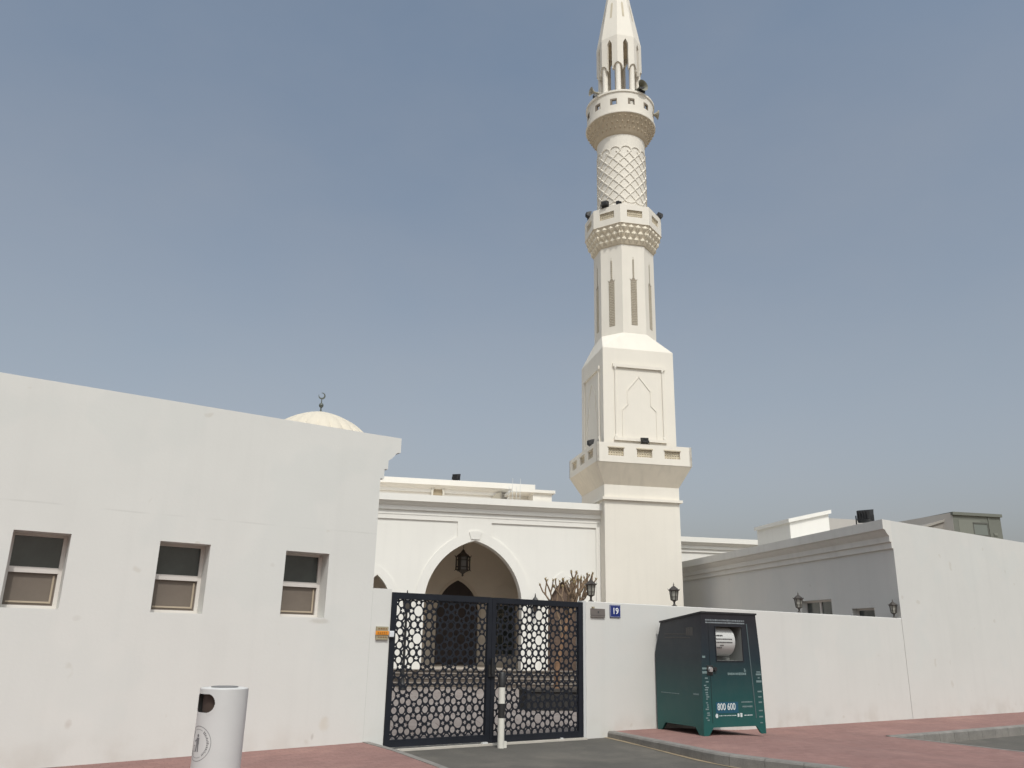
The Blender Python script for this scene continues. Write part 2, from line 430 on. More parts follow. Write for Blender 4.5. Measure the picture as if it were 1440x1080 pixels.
def kerb(path, zf, w, zb, side=1, stone=.55, gap=.008):
    """rounded kerb stones along the path; the path is the outer (road) top edge"""
    mb = MB(); pts = [Vector(p) for p in path]
    L = [0]
    for a, b in zip(pts[:-1], pts[1:]): L.append(L[-1]+(b-a).length)
    def at(d):
        for i in range(len(pts)-1):
            if d <= L[i+1] or i == len(pts)-2:
                t = (d-L[i])/(L[i+1]-L[i]); return pts[i].lerp(pts[i+1], t), (pts[i+1]-pts[i]).normalized()
    d = 0
    while d < L[-1]-.05:
        e = min(L[-1], d+stone-gap)
        ring = []
        for q in (d, (d+e)/2, e):
            p, t = at(q); nrm = Vector((t.y, -t.x))*side
            top = zf(p.x)+.004+random.uniform(-.001,.001)
            sec = [(-.02, zb),(-.012, top-.03),(.004, top-.008),(.022, top),(w, top),(w, zb)]
            ring.append([(p.x+nrm.x*a, p.y+nrm.y*a, z) for a, z in sec])
        m = 6; vs = [v for r in ring for v in r]; fs = []
        for i in range(2):
            for j in range(m): fs.append((i*m+j, i*m+(j+1)%m, (i+1)*m+(j+1)%m, (i+1)*m+j))
        fs += [tuple(range(m)), tuple(range(2*m, 3*m))[::-1]]
        mb.add(vs, fs); d += stone
    return mb
k = kerb(RK, rz_, .14, -.3, side=-1)
tag(k.build('kerb', CONC, rz=AW), None, None, kind='structure')
# dusty strip of sand along the foot of that kerb
mb = MB(); vs = []; fs = []
sp = [(p[0]-.10, p[1]) for p in RK[:11]]
for i, p in enumerate(sp):
    w = .075+.03*sin(i*2.1)
    for a in (0, w): vs.append((p[0]+.085-a, p[1], dz(p[1])+.006))
for i in range(len(sp)-1): fs.append((i*2, i*2+1, i*2+3, i*2+2))
mb.add(vs, fs)
tag(mb.build('kerb_sand', SAND, rz=AW), None, None, kind='structure')
# parking bay kerbs
def flat(s): return -.020
k = kerb([(15.62,9.80),(36,9.80)], flat, .12, -.3, side=-1)
k.join(kerb([(15.62,9.80),(15.56,7.4),(15.5,4.6)], flat, .12, -.3, side=1))
tag(k.build('bay_kerb', CONC, rz=AW), None, None, kind='structure')

# left pavement
def lz_(s): return max(-.02, .135-.021*(5.6-s))
LK = [(5.72,12.0),(5.70,11.3),(5.68,10.8),(5.60,10.1),(5.52,9.4),(5.40,8.6),(5.1,7.9),(4.5,7.2),(3.6,6.8),(2.4,6.66),(-14,6.6)]
mb = MB(); vs = []; fs = []; K = 40
def lkerb(n):
    for a, b in zip(LK[:-1], LK[1:]):
        if b[1] <= n <= a[1]:
            t = (n-a[1])/(b[1]-a[1]); return a[0]+t*(b[0]-a[0])
nl = [6.64,6.75,7.0,7.3,7.7,8.2,8.8,9.4,10.1,10.8,11.3,11.9]
for n in nl:
    b = lkerb(n)-.11
    for k_ in range(K+1):
        s = -14+(b+14)*(k_/K); vs.append((s, n, lz_(s)))
for r in range(len(nl)-1):
    for k_ in range(K): fs.append((r*(K+1)+k_, r*(K+1)+k_+1, (r+1)*(K+1)+k_+1, (r+1)*(K+1)+k_))
mb.add(vs, fs)
tag(mb.build('pavement', PAVER, rz=AW), None, None, kind='structure')
k = kerb(LK, lz_, .12, -.3, side=1)
tag(k.build('kerb', CONC, rz=AW), None, None, kind='structure')

# courtyard floor
mb = MB(); q = [w2m(-3,12.02), w2m(20,12.02)]
mb.add([(q[0][0],q[0][1],0),(q[1][0],q[1][1],0),(24,60,0),(-14,60,0)], [(0,1,2,3)])
tag(mb.build('courtyard_paving', COURT, rz=AM), None, None, kind='structure')

# ------------------------------------------------------------------ service building on the left
NW = 11.84
root = thing('street_building', 'low white rendered building with three small sash windows, left of the gate', 'building', Ww(5.6, NW, 0), AW)
SH = (5.6, NW, 0)
wins = [(-3.4,-2.75),(-1.05,-.40),(.74,1.38),(2.45,3.11),(4.185,4.85)]
holes = [(a-5.6,b-5.6,1.85,2.77) for a,b in wins]
w = holed_wall(-16-5.6, 0, -.3, 4.70, holes, .36)
sx, sy = sin(-DM), cos(-DM)     # mosque "back" direction seen in the street frame
D = 12.5
bx, by = 0.0, 1.0
w.add([(0,0,-.3),(bx*D,by*D,-.3),(bx*D,by*D,4.7),(0,0,4.7)], [(0,1,2,3)])
w.add([(-21.6,0,-.3),(-21.6,D,-.3),(-21.6,D,4.7),(-21.6,0,4.7)], [(0,1,2,3)])
w.add([(-21.6,D,-.3),(bx*D,by*D,-.3),(bx*D,by*D,4.7),(-21.6,D,4.7)], [(0,1,2,3)])
w.add([(-21.6,0,4.70),(0,0,4.70),(bx*D,by*D,4.70),(-21.6,D,4.70)], [(0,1,2,3)])
w.build('wall', WALL, root)
c = sweep([(0,0),(bx*D,by*D)], PROFC, 4.703, d0=(1,0.0), side=1)
c.build('cornice', WALL, root)
for a, b in wins:
    a -= 5.6; b -= 5.6; y = .28; z0, z1 = 1.85, 2.77; fw = .045; zm = z0+.47
    f = MB()
    f.box(a, a+fw, y, y+.06, z0, z1).box(b-fw, b, y, y+.06, z0, z1).box(a+fw, b-fw, y, y+.06, z1-fw*.8, z1).box(a+fw, b-fw, y, y+.06, z0, z0+fw*.9)
    f.box(a+fw, b-fw, y-.008, y+.05, zm-.035, zm+.035)
    fr = f.build('window', FRAME, root)
    MB().box(a+fw, b-fw, y+.035, y+.045, zm+.035, z1-fw*.8).build('pane', GLASS, fr)
    MB().box(a+fw, b-fw, y+.03, y+.04, z0+fw*.9, zm-.035).build('screen', SHADE, fr)
    sft = MB(); x0, x1, q0, q1 = a+fw+.03, b-fw-.025, z0+.07, zm-.06; t = .022
    sft.box(x0, x1, y+.02, y+.029, q0, q0+t).box(x1-t, x1, y+.02, y+.029, q0+t, q1)
    sft.build('inner_frame', PANELB, fr)
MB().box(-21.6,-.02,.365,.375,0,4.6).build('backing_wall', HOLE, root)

# ------------------------------------------------------------------ boundary walls
ow = thing('gate_pier', 'short white rendered wall pier between the left building and the black gate', 'wall', Ww(5.6, NW, 0), AW)
MB().box(.003, .325, .004, .26, -.2, 2.31).build('wall', WALL, ow)
bw = thing('boundary_wall', 'long white rendered boundary wall behind the green container', 'wall', Ww(9.80, NW, 0), AW)
o = MB().box(0, 19.83-9.80, .002, .24, -.3, 2.285).build('wall', WALL2, bw); bevel(o, .012)
MB().box(-.085, -.003, .01, .12, -.02, 2.29).build('gate_post', GREYM, bw)

# ------------------------------------------------------------------ the gate
gate = thing('double_gate', 'black double-leaf metal gate of pierced geometric panels', 'gate', Ww(5.93, NW, 0), AW)
def circ(cx, cz, r, n=16, ry=None):
    ry = ry or r
    return [(cx+r*cos(2*pi*i/n+.1), cz+ry*sin(2*pi*i/n+.1)) for i in range(n)]
def star(cx, cz, r, rot):
    return [(cx+(r if i%2 == 0 else r*.5)*cos(rot+pi*i/5), cz+(r if i%2 == 0 else r*.5)*sin(rot+pi*i/5)) for i in range(10)]
def clip(poly, x0, x1, z0, z1):
    def cl(P, f, inter):
        out = []
        for i in range(len(P)):
            a, b = P[i], P[(i+1)%len(P)]
            if f(a): out.append(a)
            if f(a) != f(b): out.append(inter(a, b))
        return out
    def ix(v): return lambda a, b: (v, a[1]+(b[1]-a[1])*(v-a[0])/(b[0]-a[0]))
    def iz(v): return lambda a, b: (a[0]+(b[0]-a[0])*(v-a[1])/(b[1]-a[1]), v)
    for f, it in ((lambda p: p[0] >= x0, ix(x0)), (lambda p: p[0] <= x1, ix(x1)), (lambda p: p[1] >= z0, iz(z0)), (lambda p: p[1] <= z1, iz(z1))):
        if not poly: return []
        poly = cl(poly, f, it)
    return poly
def area(P): return abs(sum(P[i][0]*P[(i+1)%len(P)][1]-P[(i+1)%len(P)][0]*P[i][1] for i in range(len(P))))/2
def leaf(u0, u1, z0, z1, bl, br, bt, bb, ox, oz, nm):
    x0, x1, q0, q1 = u0+bl, u1-br, z0+bb, z1-bt
    P, Q = .3975, .413; hs = []
    i0 = int((x0-ox)/P)-2; j0 = int((q0-oz)/Q)-2
    for i in range(i0, i0+9):
        for j in range(j0, j0+10):
            cx, cz = ox+i*P, oz+j*Q
            cand = [circ(cx, cz, .192*P, 20, .192*Q), circ(cx+P/2, cz+Q/2, .125*P, 14, .125*Q)]
            for a in (-1, 1):
                for b in (-1, 1): cand.append(circ(cx+a*.238*P, cz+b*.238*Q, .115*P, 12, .115*Q))
                cand.append(circ(cx+P/2, cz+a*.165*Q, .112*P, 12, .118*Q)); cand.append(circ(cx+a*.165*P, cz+Q/2, .118*P, 12, .112*Q))
                cand.append([(p[0], p[1]) for p in star(cx+a*.312*P, cz, .105*P, pi if a > 0 else 0)])
                cand.append(star(cx, cz+a*.312*Q, .105*P, -pi/2 if a > 0 else pi/2))
                for b in (-1, 1):
                    dx, dz_ = cx+a*.372*P, cz+b*.372*Q
                    cand.append([(dx+.052*P*a, dz_-.052*Q*b), (dx+.02*P*a, dz_+.02*Q*b), (dx-.052*P*a, dz_+.052*Q*b), (dx-.02*P*a, dz_-.02*Q*b)])
            for c_ in cand:
                k_ = clip(c_, x0+.004, x1-.004, q0+.004, q1-.004)
                if len(k_) >= 3 and area(k_) > 6e-5: hs.append(k_)
    lf = MB()
    lf.box(u0, u0+bl, -.02, .04, z0, z1).box(u1-br, u1, -.02, .04, z0, z1)
    lf.box(u0+bl, u1-br, -.018, .038, z1-bt, z1).box(u0+bl, u1-br, -.018, .038, z0, z0+bb)
    o = lf.build('leaf_frame', IRON, gate)
    seen = set(); uh = []
    for h in hs:
        cxx = round(sum(p[0] for p in h)/len(h), 3); czz = round(sum(p[1] for p in h)/len(h), 3)
        if any((cxx+a/1000, czz+b/1000) in seen or (round(cxx+a/1000,3), round(czz+b/1000,3)) in seen for a in (-1,0,1) for b in (-1,0,1)): continue
        seen.add((cxx, czz)); uh.append(h)
    pl = plate([(x0-.01, q0-.01), (x1+.01, q0-.01), (x1+.01, q1+.01), (x0-.01, q1+.01)], uh, .002, .014)
    pl.build('pierced_panel', IRON, o)
    return o
l1 = leaf(0.0, 1.845, .045, 2.265, .085, .08, .095, .10, .4775, .345, 'l')
l2 = leaf(1.85, 3.785, .03, 2.262, .078, .105, .09, .095, 2.43, .355, 'r')
h = MB().box(1.785, 1.915, -.05, -.021, 1.02, 1.20).box(1.82, 1.85, -.085, -.05, 1.06, 1.30); h.build('lock', BLACK, gate)
MB().box(1.70, 1.80, -.06, .03, 0.0, .045).build('floor_stop', GREYM, gate); MB().box(3.27, 3.32, -.05, .03, .01, .04).build('floor_stop', GREYM, gate)
MB().tube((.005,.06,.10),(.005,.06,2.2),.02).build('hinge_rod', BLACK, gate); MB().tube((3.775,.06,.10),(3.775,.06,2.2),.02).build('hinge_rod', BLACK, gate)
o = MB().box(0, 3.80, -.10, .24, -.14, .022).build('threshold', mat('threshold_stone', (.50,.46,.40), .8, .15, 4), rz=AW, loc=Ww(5.93, NW, 0))
tag(o, None, None, kind='structure'); o.name = 'gate_threshold'

# bollard
bo = thing('bollard', 'short bollard banded black and white in front of the gate', 'bollard', Ww(7.75, 11.45, -.012), AW)
r = .052
MB().lathe([(r,.0),(r,.44)], 20).build('white_base', BOLW, bo, smooth=True)
MB().lathe([(r+.002,.44),(r+.002,.65)], 20).build('black_band', BLACK, bo, smooth=True)
MB().lathe([(r,.65),(r,.89)], 20).build('white_band', BOLW, bo, smooth=True)
MB().lathe([(r+.002,.89),(r+.002,1.10),(r-.008,1.112)], 20).build('black_cap', BLACK, bo, smooth=True)
MB().box(.045,.10,-.02,.02,0,.10).build('hinge_lug', BOLW, bo)

# meter label box on the pier
bx_ = thing('wall_notice', 'small beige notice with an orange band on the pier left of the gate', 'sign', Ww(5.69, NW-.012, 1.56), AW)
MB().box(.0,.20,-.012,.014,0,.19).build('plate', BEIGEP, bx_)
MB().box(-.012,.205,-.02,-.0125,.07,.125).build('orange_band', ORANGE, bx_)
mb = MB()
for r_ in range(2):
    for i in range(5): mb.box(.02+i*.034,.04+i*.034,-.024,-.0205,.082+r_*.02,.09+r_*.02)
for i in range(4): mb.box(.03+i*.04,.055+i*.04,-.0155,-.0125,.03,.045).box(.03+i*.04,.055+i*.04,-.0155,-.0125,.15,.165)
mb.build('small_print', mat('brown_print', (.22,.10,.02), .6), bx_)
cx_ = MB().box(0,.075,-.045,.014,0,.09).build('junction_box', mat('box_white', (.66,.68,.70), .5), loc=Ww(5.902, NW-.012, 1.60), rz=AW)
bevel(cx_, .008); tag(cx_, 'tiny white plastic box beside the gate hinge, next to the orange notice', 'electrical box')

# plates right of the gate
pz = thing('intercom_plate', 'grey metal plate on the wall right beside the gate', 'intercom', Ww(9.90, NW-.004, 2.01), AW)
o = MB().box(0,.33,-.022,.004,0,.155).build('plate', STEEL, pz); bevel(o, .004)
MB().box(.155,.18,-.027,-.0225,.075,.11).build('button', PRINTK, pz)
MB().box(0,.325,-.0245,-.0225,.035,.039).build('seam', PRINTK, pz)
MB().box(.03,.075,-.03,.003,.158,.185).build('clip', BEIGEP, pz)
sg = thing('house_number_sign', 'square blue house number sign reading 19', 'sign', Ww(10.355, NW-.004, 2.02), AW)
o = MB().box(0,.26,-.014,.003,0,.225).build('plate', SIGNB, sg); bevel(o, .01)
text_mesh('19', .155, 'number', SIGNW, sg, (.13,-.0165,.112), (pi/2,0,0))
mb = MB()
mb.box(.01,.25,-.0165,-.0145,.012,.015).box(.01,.25,-.0165,-.0145,.21,.213).box(.01,.013,-.0165,-.0145,.014,.211).box(.247,.25,-.0165,-.0145,.014,.211); mb.build('border', SIGNW, sg)

# ------------------------------------------------------------------ lanterns on the wall
def make_lantern(label, loc, rz, group):
    t = thing('wall_lantern', label, 'lantern', loc, rz, group)
    MB().lathe([(.055,0),(.058,.012),(.03,.022),(.018,.05),(.02,.085),(.04,.10),(.065,.112)], 12).build('stem', LANT, t, smooth=True)
    cg = MB(); R0, R1 = .062, .085
    for k_ in range(6):
        a = 2*pi*k_/6; b = 2*pi*(k_+1)/6
        cg.tube((R0*cos(a),R0*sin(a),.112),(R1*cos(a),R1*sin(a),.30),.008,seg=6)
        cg.tube((R1*cos(a),R1*sin(a),.30),(R1*cos(b),R1*sin(b),.30),.007,seg=6)
        cg.tube((R0*cos(a),R0*sin(a),.116),(R0*cos(b),R0*sin(b),.116),.007,seg=6)
        cg.tube(((R0+.014)*cos(a),(R0+.014)*sin(a),.18),((R0+.014)*cos(b),(R0+.014)*sin(b),.18),.004,seg=4)
    cg.build('cage', LANT, t)
    MB().lathe([(R0-.006,.118),(R1-.008,.298)], 6).build('glass', GLASSL, t)
    cp = MB().lathe([(.112,.298),(.115,.308),(.075,.34),(.035,.375),(.018,.385)], 6)
    for k_ in range(6):
        a = 2*pi*k_/6; cp.tube((.105*cos(a),.105*sin(a),.305),(.122*cos(a),.122*sin(a),.335),.007,.002,seg=4)
    c_ = cp.build('cap', LANT, t)
    MB().lathe([(.018,.385),(.008,.40),(.017,.41),(.006,.425),(.003,.455)], 8).build('finial', LANT, c_)
    return t
LG = 'lanterns along the top of the white boundary wall'
lan = make_lantern('bronze lantern on the wall top nearest the gate, beside the bare tree', Ww(10.02, NW+.12, 2.287), AW, LG)
dup(lan, Ww(12.15, NW+.12, 2.287), AW+.2, 'bronze lantern on the wall top in front of the minaret, left of the green container', LG)
dup(lan, Ww(16.03, NW+.12, 2.287), AW+.1, 'bronze lantern on the wall top beside the wide annex window', LG)
dup(lan, Ww(19.72, NW+.12, 2.287), AW+.3, 'bronze lantern at the far right end of the wall, against the annex corner', LG)

# ------------------------------------------------------------------ textile container
cw, cd = 1.43, 1.25
cr = thing('donation_container', 'dark green donation container on the pavement, printed 800 600', 'container', Ww(11.3, 10.54, .095), AW-radians(6))
Z0 = .13
body = MB()
# hull rings: bottom, shoulder, top (front is y=0)
b0 = [(0,0),(cw,0),(cw,cd),(0,cd)]
b1 = [(.012,0),(cw-.03,0),(cw-.03,cd+.03),(.012,cd+.03)]
b2 = [(.055,0),(cw-.085,0),(cw-.085,cd-.10),(.055,cd-.10)]
zt = [2.02,2.02,1.86,1.86]
rx0, rx1, rz0, rz1 = .36, .98, 1.22, 1.80
vs = [(p[0],p[1],Z0) for p in b0]+[(p[0],p[1],1.33) for p in b1]+[(b2[i][0],b2[i][1],zt[i]) for i in range(4)]
body.add(vs, [(3,2,1,0),(1,2,6,5),(2,3,7,6),(3,0,4,7),(5,6,10,9),(6,7,11,10),(7,4,8,11),(8,9,10,11)])
def fx(s, z):   # left/right edge of the front at height z
    if z <= 1.33: t = (z-Z0)/(1.33-Z0); return (0+.012*t) if s == 0 else cw-.03*t
    t = (z-1.33)/(2.02-1.33); return (.012+.043*t) if s == 0 else cw-.03-.055*t
zz = [Z0, rz0, 1.33, rz1, 2.02]
for a, b in zip(zz[:-1], zz[1:]):
    if b <= rz0 or a >= rz1:
        body.add([(fx(0,a),0,a),(fx(1,a),0,a),(fx(1,b),0,b),(fx(0,b),0,b)], [(0,1,2,3)])
    else:
        body.add([(fx(0,a),0,a),(rx0,0,a),(rx0,0,b),(fx(0,b),0,b)], [(0,1,2,3)])
        body.add([(rx1,0,a),(fx(1,a),0,a),(fx(1,b),0,b),(rx1,0,b)], [(0,1,2,3)])
body.build('body', FADE, cr)
# roof lip
lip = MB(); e = .018
lip.add([(.055-e,-e,2.02),(cw-.085+e,-e,2.02),(cw-.085+e,cd-.10+e,1.86),(.055-e,cd-.10+e,1.86),(.055-e,-e,2.05),(cw-.085+e,-e,2.05),(cw-.085+e,cd-.10+e,1.89),(.055-e,cd-.10+e,1.89)],
        [(0,3,2,1),(4,5,6,7),(0,1,5,4),(1,2,6,5),(2,3,7,6),(3,0,4,7)])
lip.build('roof', mat('container_roof', (.022,.02,.022), .5), cr)
# legs: splayed feet at the corners
for x, y, sx_ in ((0,0,1),(cw,0,-1),(0,cd,1),(cw,cd,-1)):
    lg = MB(); sy_ = 1 if y == 0 else -1; t = .03
    pr = [(0,Z0+.002),(.22,Z0+.002),(.13,.02),(.10,0),(0,0)]
    for axis in (0, 1):
        vs = []
        for off in (0, t):
            for a, z in pr:
                if axis == 0: vs.append((x+sx_*a, y+sy_*(off+.001), z))
                else: vs.append((x+sx_*(off+.001), y+sy_*a, z))
        n_ = len(pr); lg.add(vs, [tuple(range(n_)), tuple(range(n_, 2*n_))[::-1]]+[(i,(i+1)%n_,(i+1)%n_+n_,i+n_) for i in range(n_)])
    lg.build('foot', FADE, cr)
# chute recess with roller drum
rc = MB(); dp = .34
rc.add([(rx0,0,rz0),(rx1,0,rz0),(rx1,0,rz1),(rx0,0,rz1),(rx0,dp,rz0),(rx1,dp,rz0),(rx1,dp,rz1),(rx0,dp,rz1)], [(0,1,5,4),(1,2,6,5),(2,3,7,6),(3,0,4,7),(4,5,6,7)])
chute = rc.build('chute', RECESS, cr)
dr = MB()
n_ = 18; R = .26; cy, cz = .27, 1.55
for x in (rx0+.004, rx1-.155):
    pass
vs = []; ang = [radians(100+i*(170/(n_-1))) for i in range(n_)]
for x in (rx0+.004, rx1-.15):
    for a in ang: vs.append((x, cy+R*cos(a), cz+R*sin(a)))
fs = [(i, i+1, i+1+n_, i+n_) for i in range(n_-1)]+[tuple(range(n_)), tuple(range(n_, 2*n_))[::-1]]
dr.add(vs, fs); drum = dr.build('drum', DRUMW, chute, smooth=True)
# label rows on the drum
rows_ = [(.20,.12,.05,.30,PRINTK)]
lab = MB()
def drow(z, x0, x1, hgt, n_, seed):
    rr = random.Random(seed); x = x0
    while x < x1:
        wv = rr.uniform(.014,.05); y = cy-sqrt(max(0, R*R-(z-cz)**2))-.0035
        lab.box(x, min(x+wv, x1), y, y+.006, z-hgt/2, z+hgt/2); x += wv+.008
drow(1.640, rx0+.04, rx0+.19, .032, 0, 1); drow(1.585, rx0+.02, rx0+.40, .018, 0, 2)
drow(1.53, rx0+.03, rx0+.40, .018, 0, 3); drow(1.48, rx0+.12, rx0+.20, .016, 0, 4); drow(1.44, rx0+.05, rx0+.17, .022, 0, 5)
lab.build('label_print', PRINTK, drum)
lw = MB(); ang2 = [radians(196+i*8) for i in range(7)]
fr_ = MB(); t = .012
fr_.box(rx0-t, rx0, -.012, .004, rz0-t, rz1+t).box(rx1, rx1+t, -.012, .004, rz0-t, rz1+t).box(rx0, rx1, -.012, .004, rz1, rz1+t).box(rx0, rx1, -.012, .004, rz0-t, rz0)
fr_.build('chute_frame', mat('dark_edge', (.018,.02,.026), .5), chute)
# door outline: bright seam strip and lock
dm = MB(); dm.add([(1.10,-.006,1.86),(1.118,-.006,1.86),(1.22,-.006,.26),(1.202,-.006,.26),(1.10,.001,1.86),(1.118,.001,1.86),(1.22,.001,.26),(1.202,.001,.26)], [(0,1,2,3),(0,4,5,1),(1,5,6,2),(2,6,7,3),(3,7,4,0)])
dm.build('door_edge', mat('worn_edge', (.085,.115,.12), .4), cr)
dl = MB(); dl.box(.20,.206,-.004,.001,.2,1.9); dl.build('door_seam', mat('seam_dark', (.01,.012,.014), .6), cr)
lk = MB().box(.12,.26,-.012,.0,.98,1.14); lk0 = lk.build('lock_plate', BLACK, cr); bevel(lk0, .01)
lkc = MB().tube((.185,-.012,1.075),(.185,-.05,1.07),.045,.04,14).box(.15,.225,-.04,-.012,1.035,1.10); lkc.build('lock_cover', SILVER, lk0)
mb = MB().tube((.30,-.002,1.08),(.30,-.035,1.08),.04,.035,10); mb.build('handle', BLACK, cr)
# printing on the container
def marks(name, m, x0, x1, z, h_, seed, par=cr, side='front', y=-.0035, gap=.010, lo=.010, hi=.035, dy=.006):
    mb = MB(); rr = random.Random(seed); x = x0
    while x < x1:
        wv = min(rr.uniform(lo, hi), x1-x); hh = h_*rr.uniform(.7,1)
        if side == 'front': mb.box(x, x+wv, y, y+dy, z-hh/2, z+hh/2)
        else:
            lx = (.012*min(1,(z-Z0)/1.2)) if z < 1.33 else .012+.043*(z-1.33)/.69
            mb.box(lx-.004, lx+.004, x, x+wv, z-hh/2, z+hh/2)
        x += wv+gap
    return mb
m1 = marks('', PRINT, .14, 1.06, 1.905, .030, 11, lo=.008, hi=.03).join(marks('', PRINT, .14, 1.06, 1.862, .026, 12, lo=.02, hi=.06, gap=.004)); m1.build('top_lettering', mat('faint_print', (.20,.22,.23), .6), cr)
bp_ = MB().box(.29,.80,-.003,.001,.355,.535); bpo = bp_.build('phone_number_patch', BLUEP, cr); 
text_mesh('800 600', .155, 'phone_number', PRINT, bpo, (.525,-.0065,.455), (pi/2,0,0), .002, .82)
m1 = marks('', PRINT, .36, .74, .315, .013, 13, gap=.012).join(MB().add([(.30+.030*cos(a), -.004, .315+.036*sin(a)) for a in [pi*i/6 for i in range(12)]], [tuple(range(12))]))
m1.join(MB().box(.775,.815,-.0035,.001,.29,.345).box(.84,.885,-.0035,.001,.285,.35)).join(marks('', PRINTD, .93, 1.13, .312, .016, 14, gap=.01))
m1.build('foot_lettering', PRINT, cr)
m1 = marks('', PRINTD, .88, 1.14, .53, .024, 15, gap=.006).join(marks('', PRINTD, .90, 1.14, .455, .030, 16, gap=.006)); m1.build('side_lettering', PRINTD, cr)
m1 = marks('', PRINTD, .60, 1.03, 1.0, .045, 17, gap=.010, lo=.015, hi=.035).join(MB().box(.99,1.008,-.0035,.001,1.03,1.09).box(1.02,1.032,-.0035,.001,1.03,1.07)); m1.build('slogan', PRINTD, cr)
# columns of glyph marks down both edges of the front
mb = MB(); rr = random.Random(5)
zc = 1.30
mb.box(.035,.10,-.0035,.001,1.265,1.30)
mb.box(.02,.135,-.0035,.001,1.075,1.105).box(.02,.135,-.0035,.001,1.005,1.045)
z = .94
while z > .22:
    c0 = .06+rr.uniform(-.02,.03); mb.box(c0, c0+rr.uniform(.035,.075), -.0035, .001, z-.02, z); z -= rr.choice((.035,.045,.06))
mb.build('left_column_lettering', PRINTD, cr)
mb = MB(); 
for z, a, h2 in ((1.03,.10,.02),(.99,.13,.03),(.93,.05,.02),(.87,.13,.035),(.70,.10,.025),(.61,.08,.02),(.52,.08,.025),(.38,.09,.02),(.28,.09,.025),(.18,.06,.018)):
    mb.box(1.33-a/2, 1.33+a/2, -.0035, .001, z-h2/2, z+h2/2)
mb.build('right_column_lettering', PRINTD, cr)
m1 = marks('', PRINTD, .30, 1.0, 1.66, .018, 21, side='left', gap=.01).join(marks('', PRINTD, .30, 1.0, 1.60, .018, 22, side='left', gap=.01)).join(marks('', PRINTD, .22, .40, 1.70, .16, 24, side='left', gap=.004, lo=.05, hi=.08))
m1.build('flank_lettering', mat('flank_print', (.07,.065,.06), .6), cr)
m1 = marks('', PRINTD, .62, 1.12, .64, .016, 23, side='left', gap=.01).join(marks('', PRINTD, .10, .24, .66, .03, 25, side='left', gap=.004)); m1.build('flank_small_lettering', PRINTD, cr)

# ------------------------------------------------------------------ litter bin
tb = thing('litter_bin', 'tall white cylindrical litter bin with a round brown opening', 'litter bin', Ww(2.52, 8.46, .07), AW)
R = .222; H = 1.03; seg = 160
ac = radians(180+20)          # opening faces left, local angle
hz, hr_a, hr_z = .908, .115, .082
bn = MB(); zs_ = [0,.05]+[.05+.75*i/3 for i in range(1,4)]
# cylindrical skin as a grid, with the D-shaped opening left out
NZ = 170; vs = []; fs = []
for i in range(NZ+1):
    z = H*i/NZ
    for k_ in range(seg): a = 2*pi*k_/seg; vs.append((R*cos(a), R*sin(a), z))
def inhole(a, z):
    da = (a-ac+pi)%(2*pi)-pi; x = da*R; dz_ = z-hz
    if abs(dz_) > hr_z: return False
    return abs(x) < .055+sqrt(max(0, hr_z**2-dz_**2))*1.0
for i in range(NZ):
    for k_ in range(seg):
        a = 2*pi*(k_+.5)/seg; z = H*(i+.5)/NZ
        if not inhole(a, z): fs.append((i*seg+k_, i*seg+(k_+1)%seg, (i+1)*seg+(k_+1)%seg, (i+1)*seg+k_))
bn.add(vs, fs)
bn.build('shell', PLASTIC, tb, smooth=True)
MB().lathe([(R-.04,0),(R-.04,H-.02)], 48).build('liner', HOLE, tb, smooth=True)
# smooth rim of the opening so the edge is a clean curve
rim = MB(); pts = []
for i in range(48):
    t = 2*pi*i/48; x = (.055 if cos(t) >= 0 else -.055)+hr_z*cos(t); z = hz+hr_z*sin(t); a = ac+x/R
    pts.append((a, z))
vs = []
for a, z in pts: vs.append(((R+.002)*cos(a), (R+.002)*sin(a), z))
for i in range(48):
    t = 2*pi*i/48; x = (.055 if cos(t) >= 0 else -.055)+(hr_z+.018)*cos(t); z = hz+(hr_z+.018)*sin(t); a = ac+x/R
    vs.append(((R+.002)*cos(a), (R+.002)*sin(a), z))
rim.add(vs, [(i,(i+1)%48,(i+1)%48+48,i+48) for i in range(48)])
ro = rim.build('opening_rim', PLASTIC, tb)
# fill between rim and hole with the dark inside
MB().lathe([(R+.0005,H-.006),(R-.002,H+.004),(R-.03,H+.010),(0.001,H+.014)], 64, cap=False).build('lid', PLASTIC, tb, smooth=True)
MB().lathe([(.125,H+.008),(.125,H+.019),(.11,H+.021)], 32).build('ash_plate', mat('ash_steel', (.20,.20,.20), .5, metal=.4), tb, smooth=True)
MB().lathe([(R-.02,-.10),(R-.02,.0)], 40).build('base', BLACK, tb)
# printed round emblem: rings, lettering marks and a figure dropping litter
em = MB(); ea = radians(180+18); ez = .56
def onb(x, z, rr=.0015): a = ea+x/R; return ((R+rr)*cos(a), (R+rr)*sin(a), ez+z)
def ringb(r0, r1, n_=48, gaps=None, a0=0, a1=2*pi):
    for i in range(n_):
        t0 = a0+(a1-a0)*i/n_; t1 = a0+(a1-a0)*(i+1)/n_
        em.add([onb(r0*cos(t0), r0*sin(t0)), onb(r0*cos(t1), r0*sin(t1)), onb(r1*cos(t1), r1*sin(t1)), onb(r1*cos(t0), r1*sin(t0))], [(0,1,2,3)])
ringb(.147,.1515,60)
rr = random.Random(3)
for base in (0, pi):
    t = base-.95
    while t < base+1.0:
        wv = rr.uniform(.05,.11); ringb(.108,.108+rr.uniform(.012,.024),2,a0=t,a1=t+wv*.8); t += wv+.04
ringb(.120,.123,16,a0=pi/2-.45,a1=pi/2+.45); ringb(.120,.123,16,a0=-pi/2-.45,a1=-pi/2+.45)
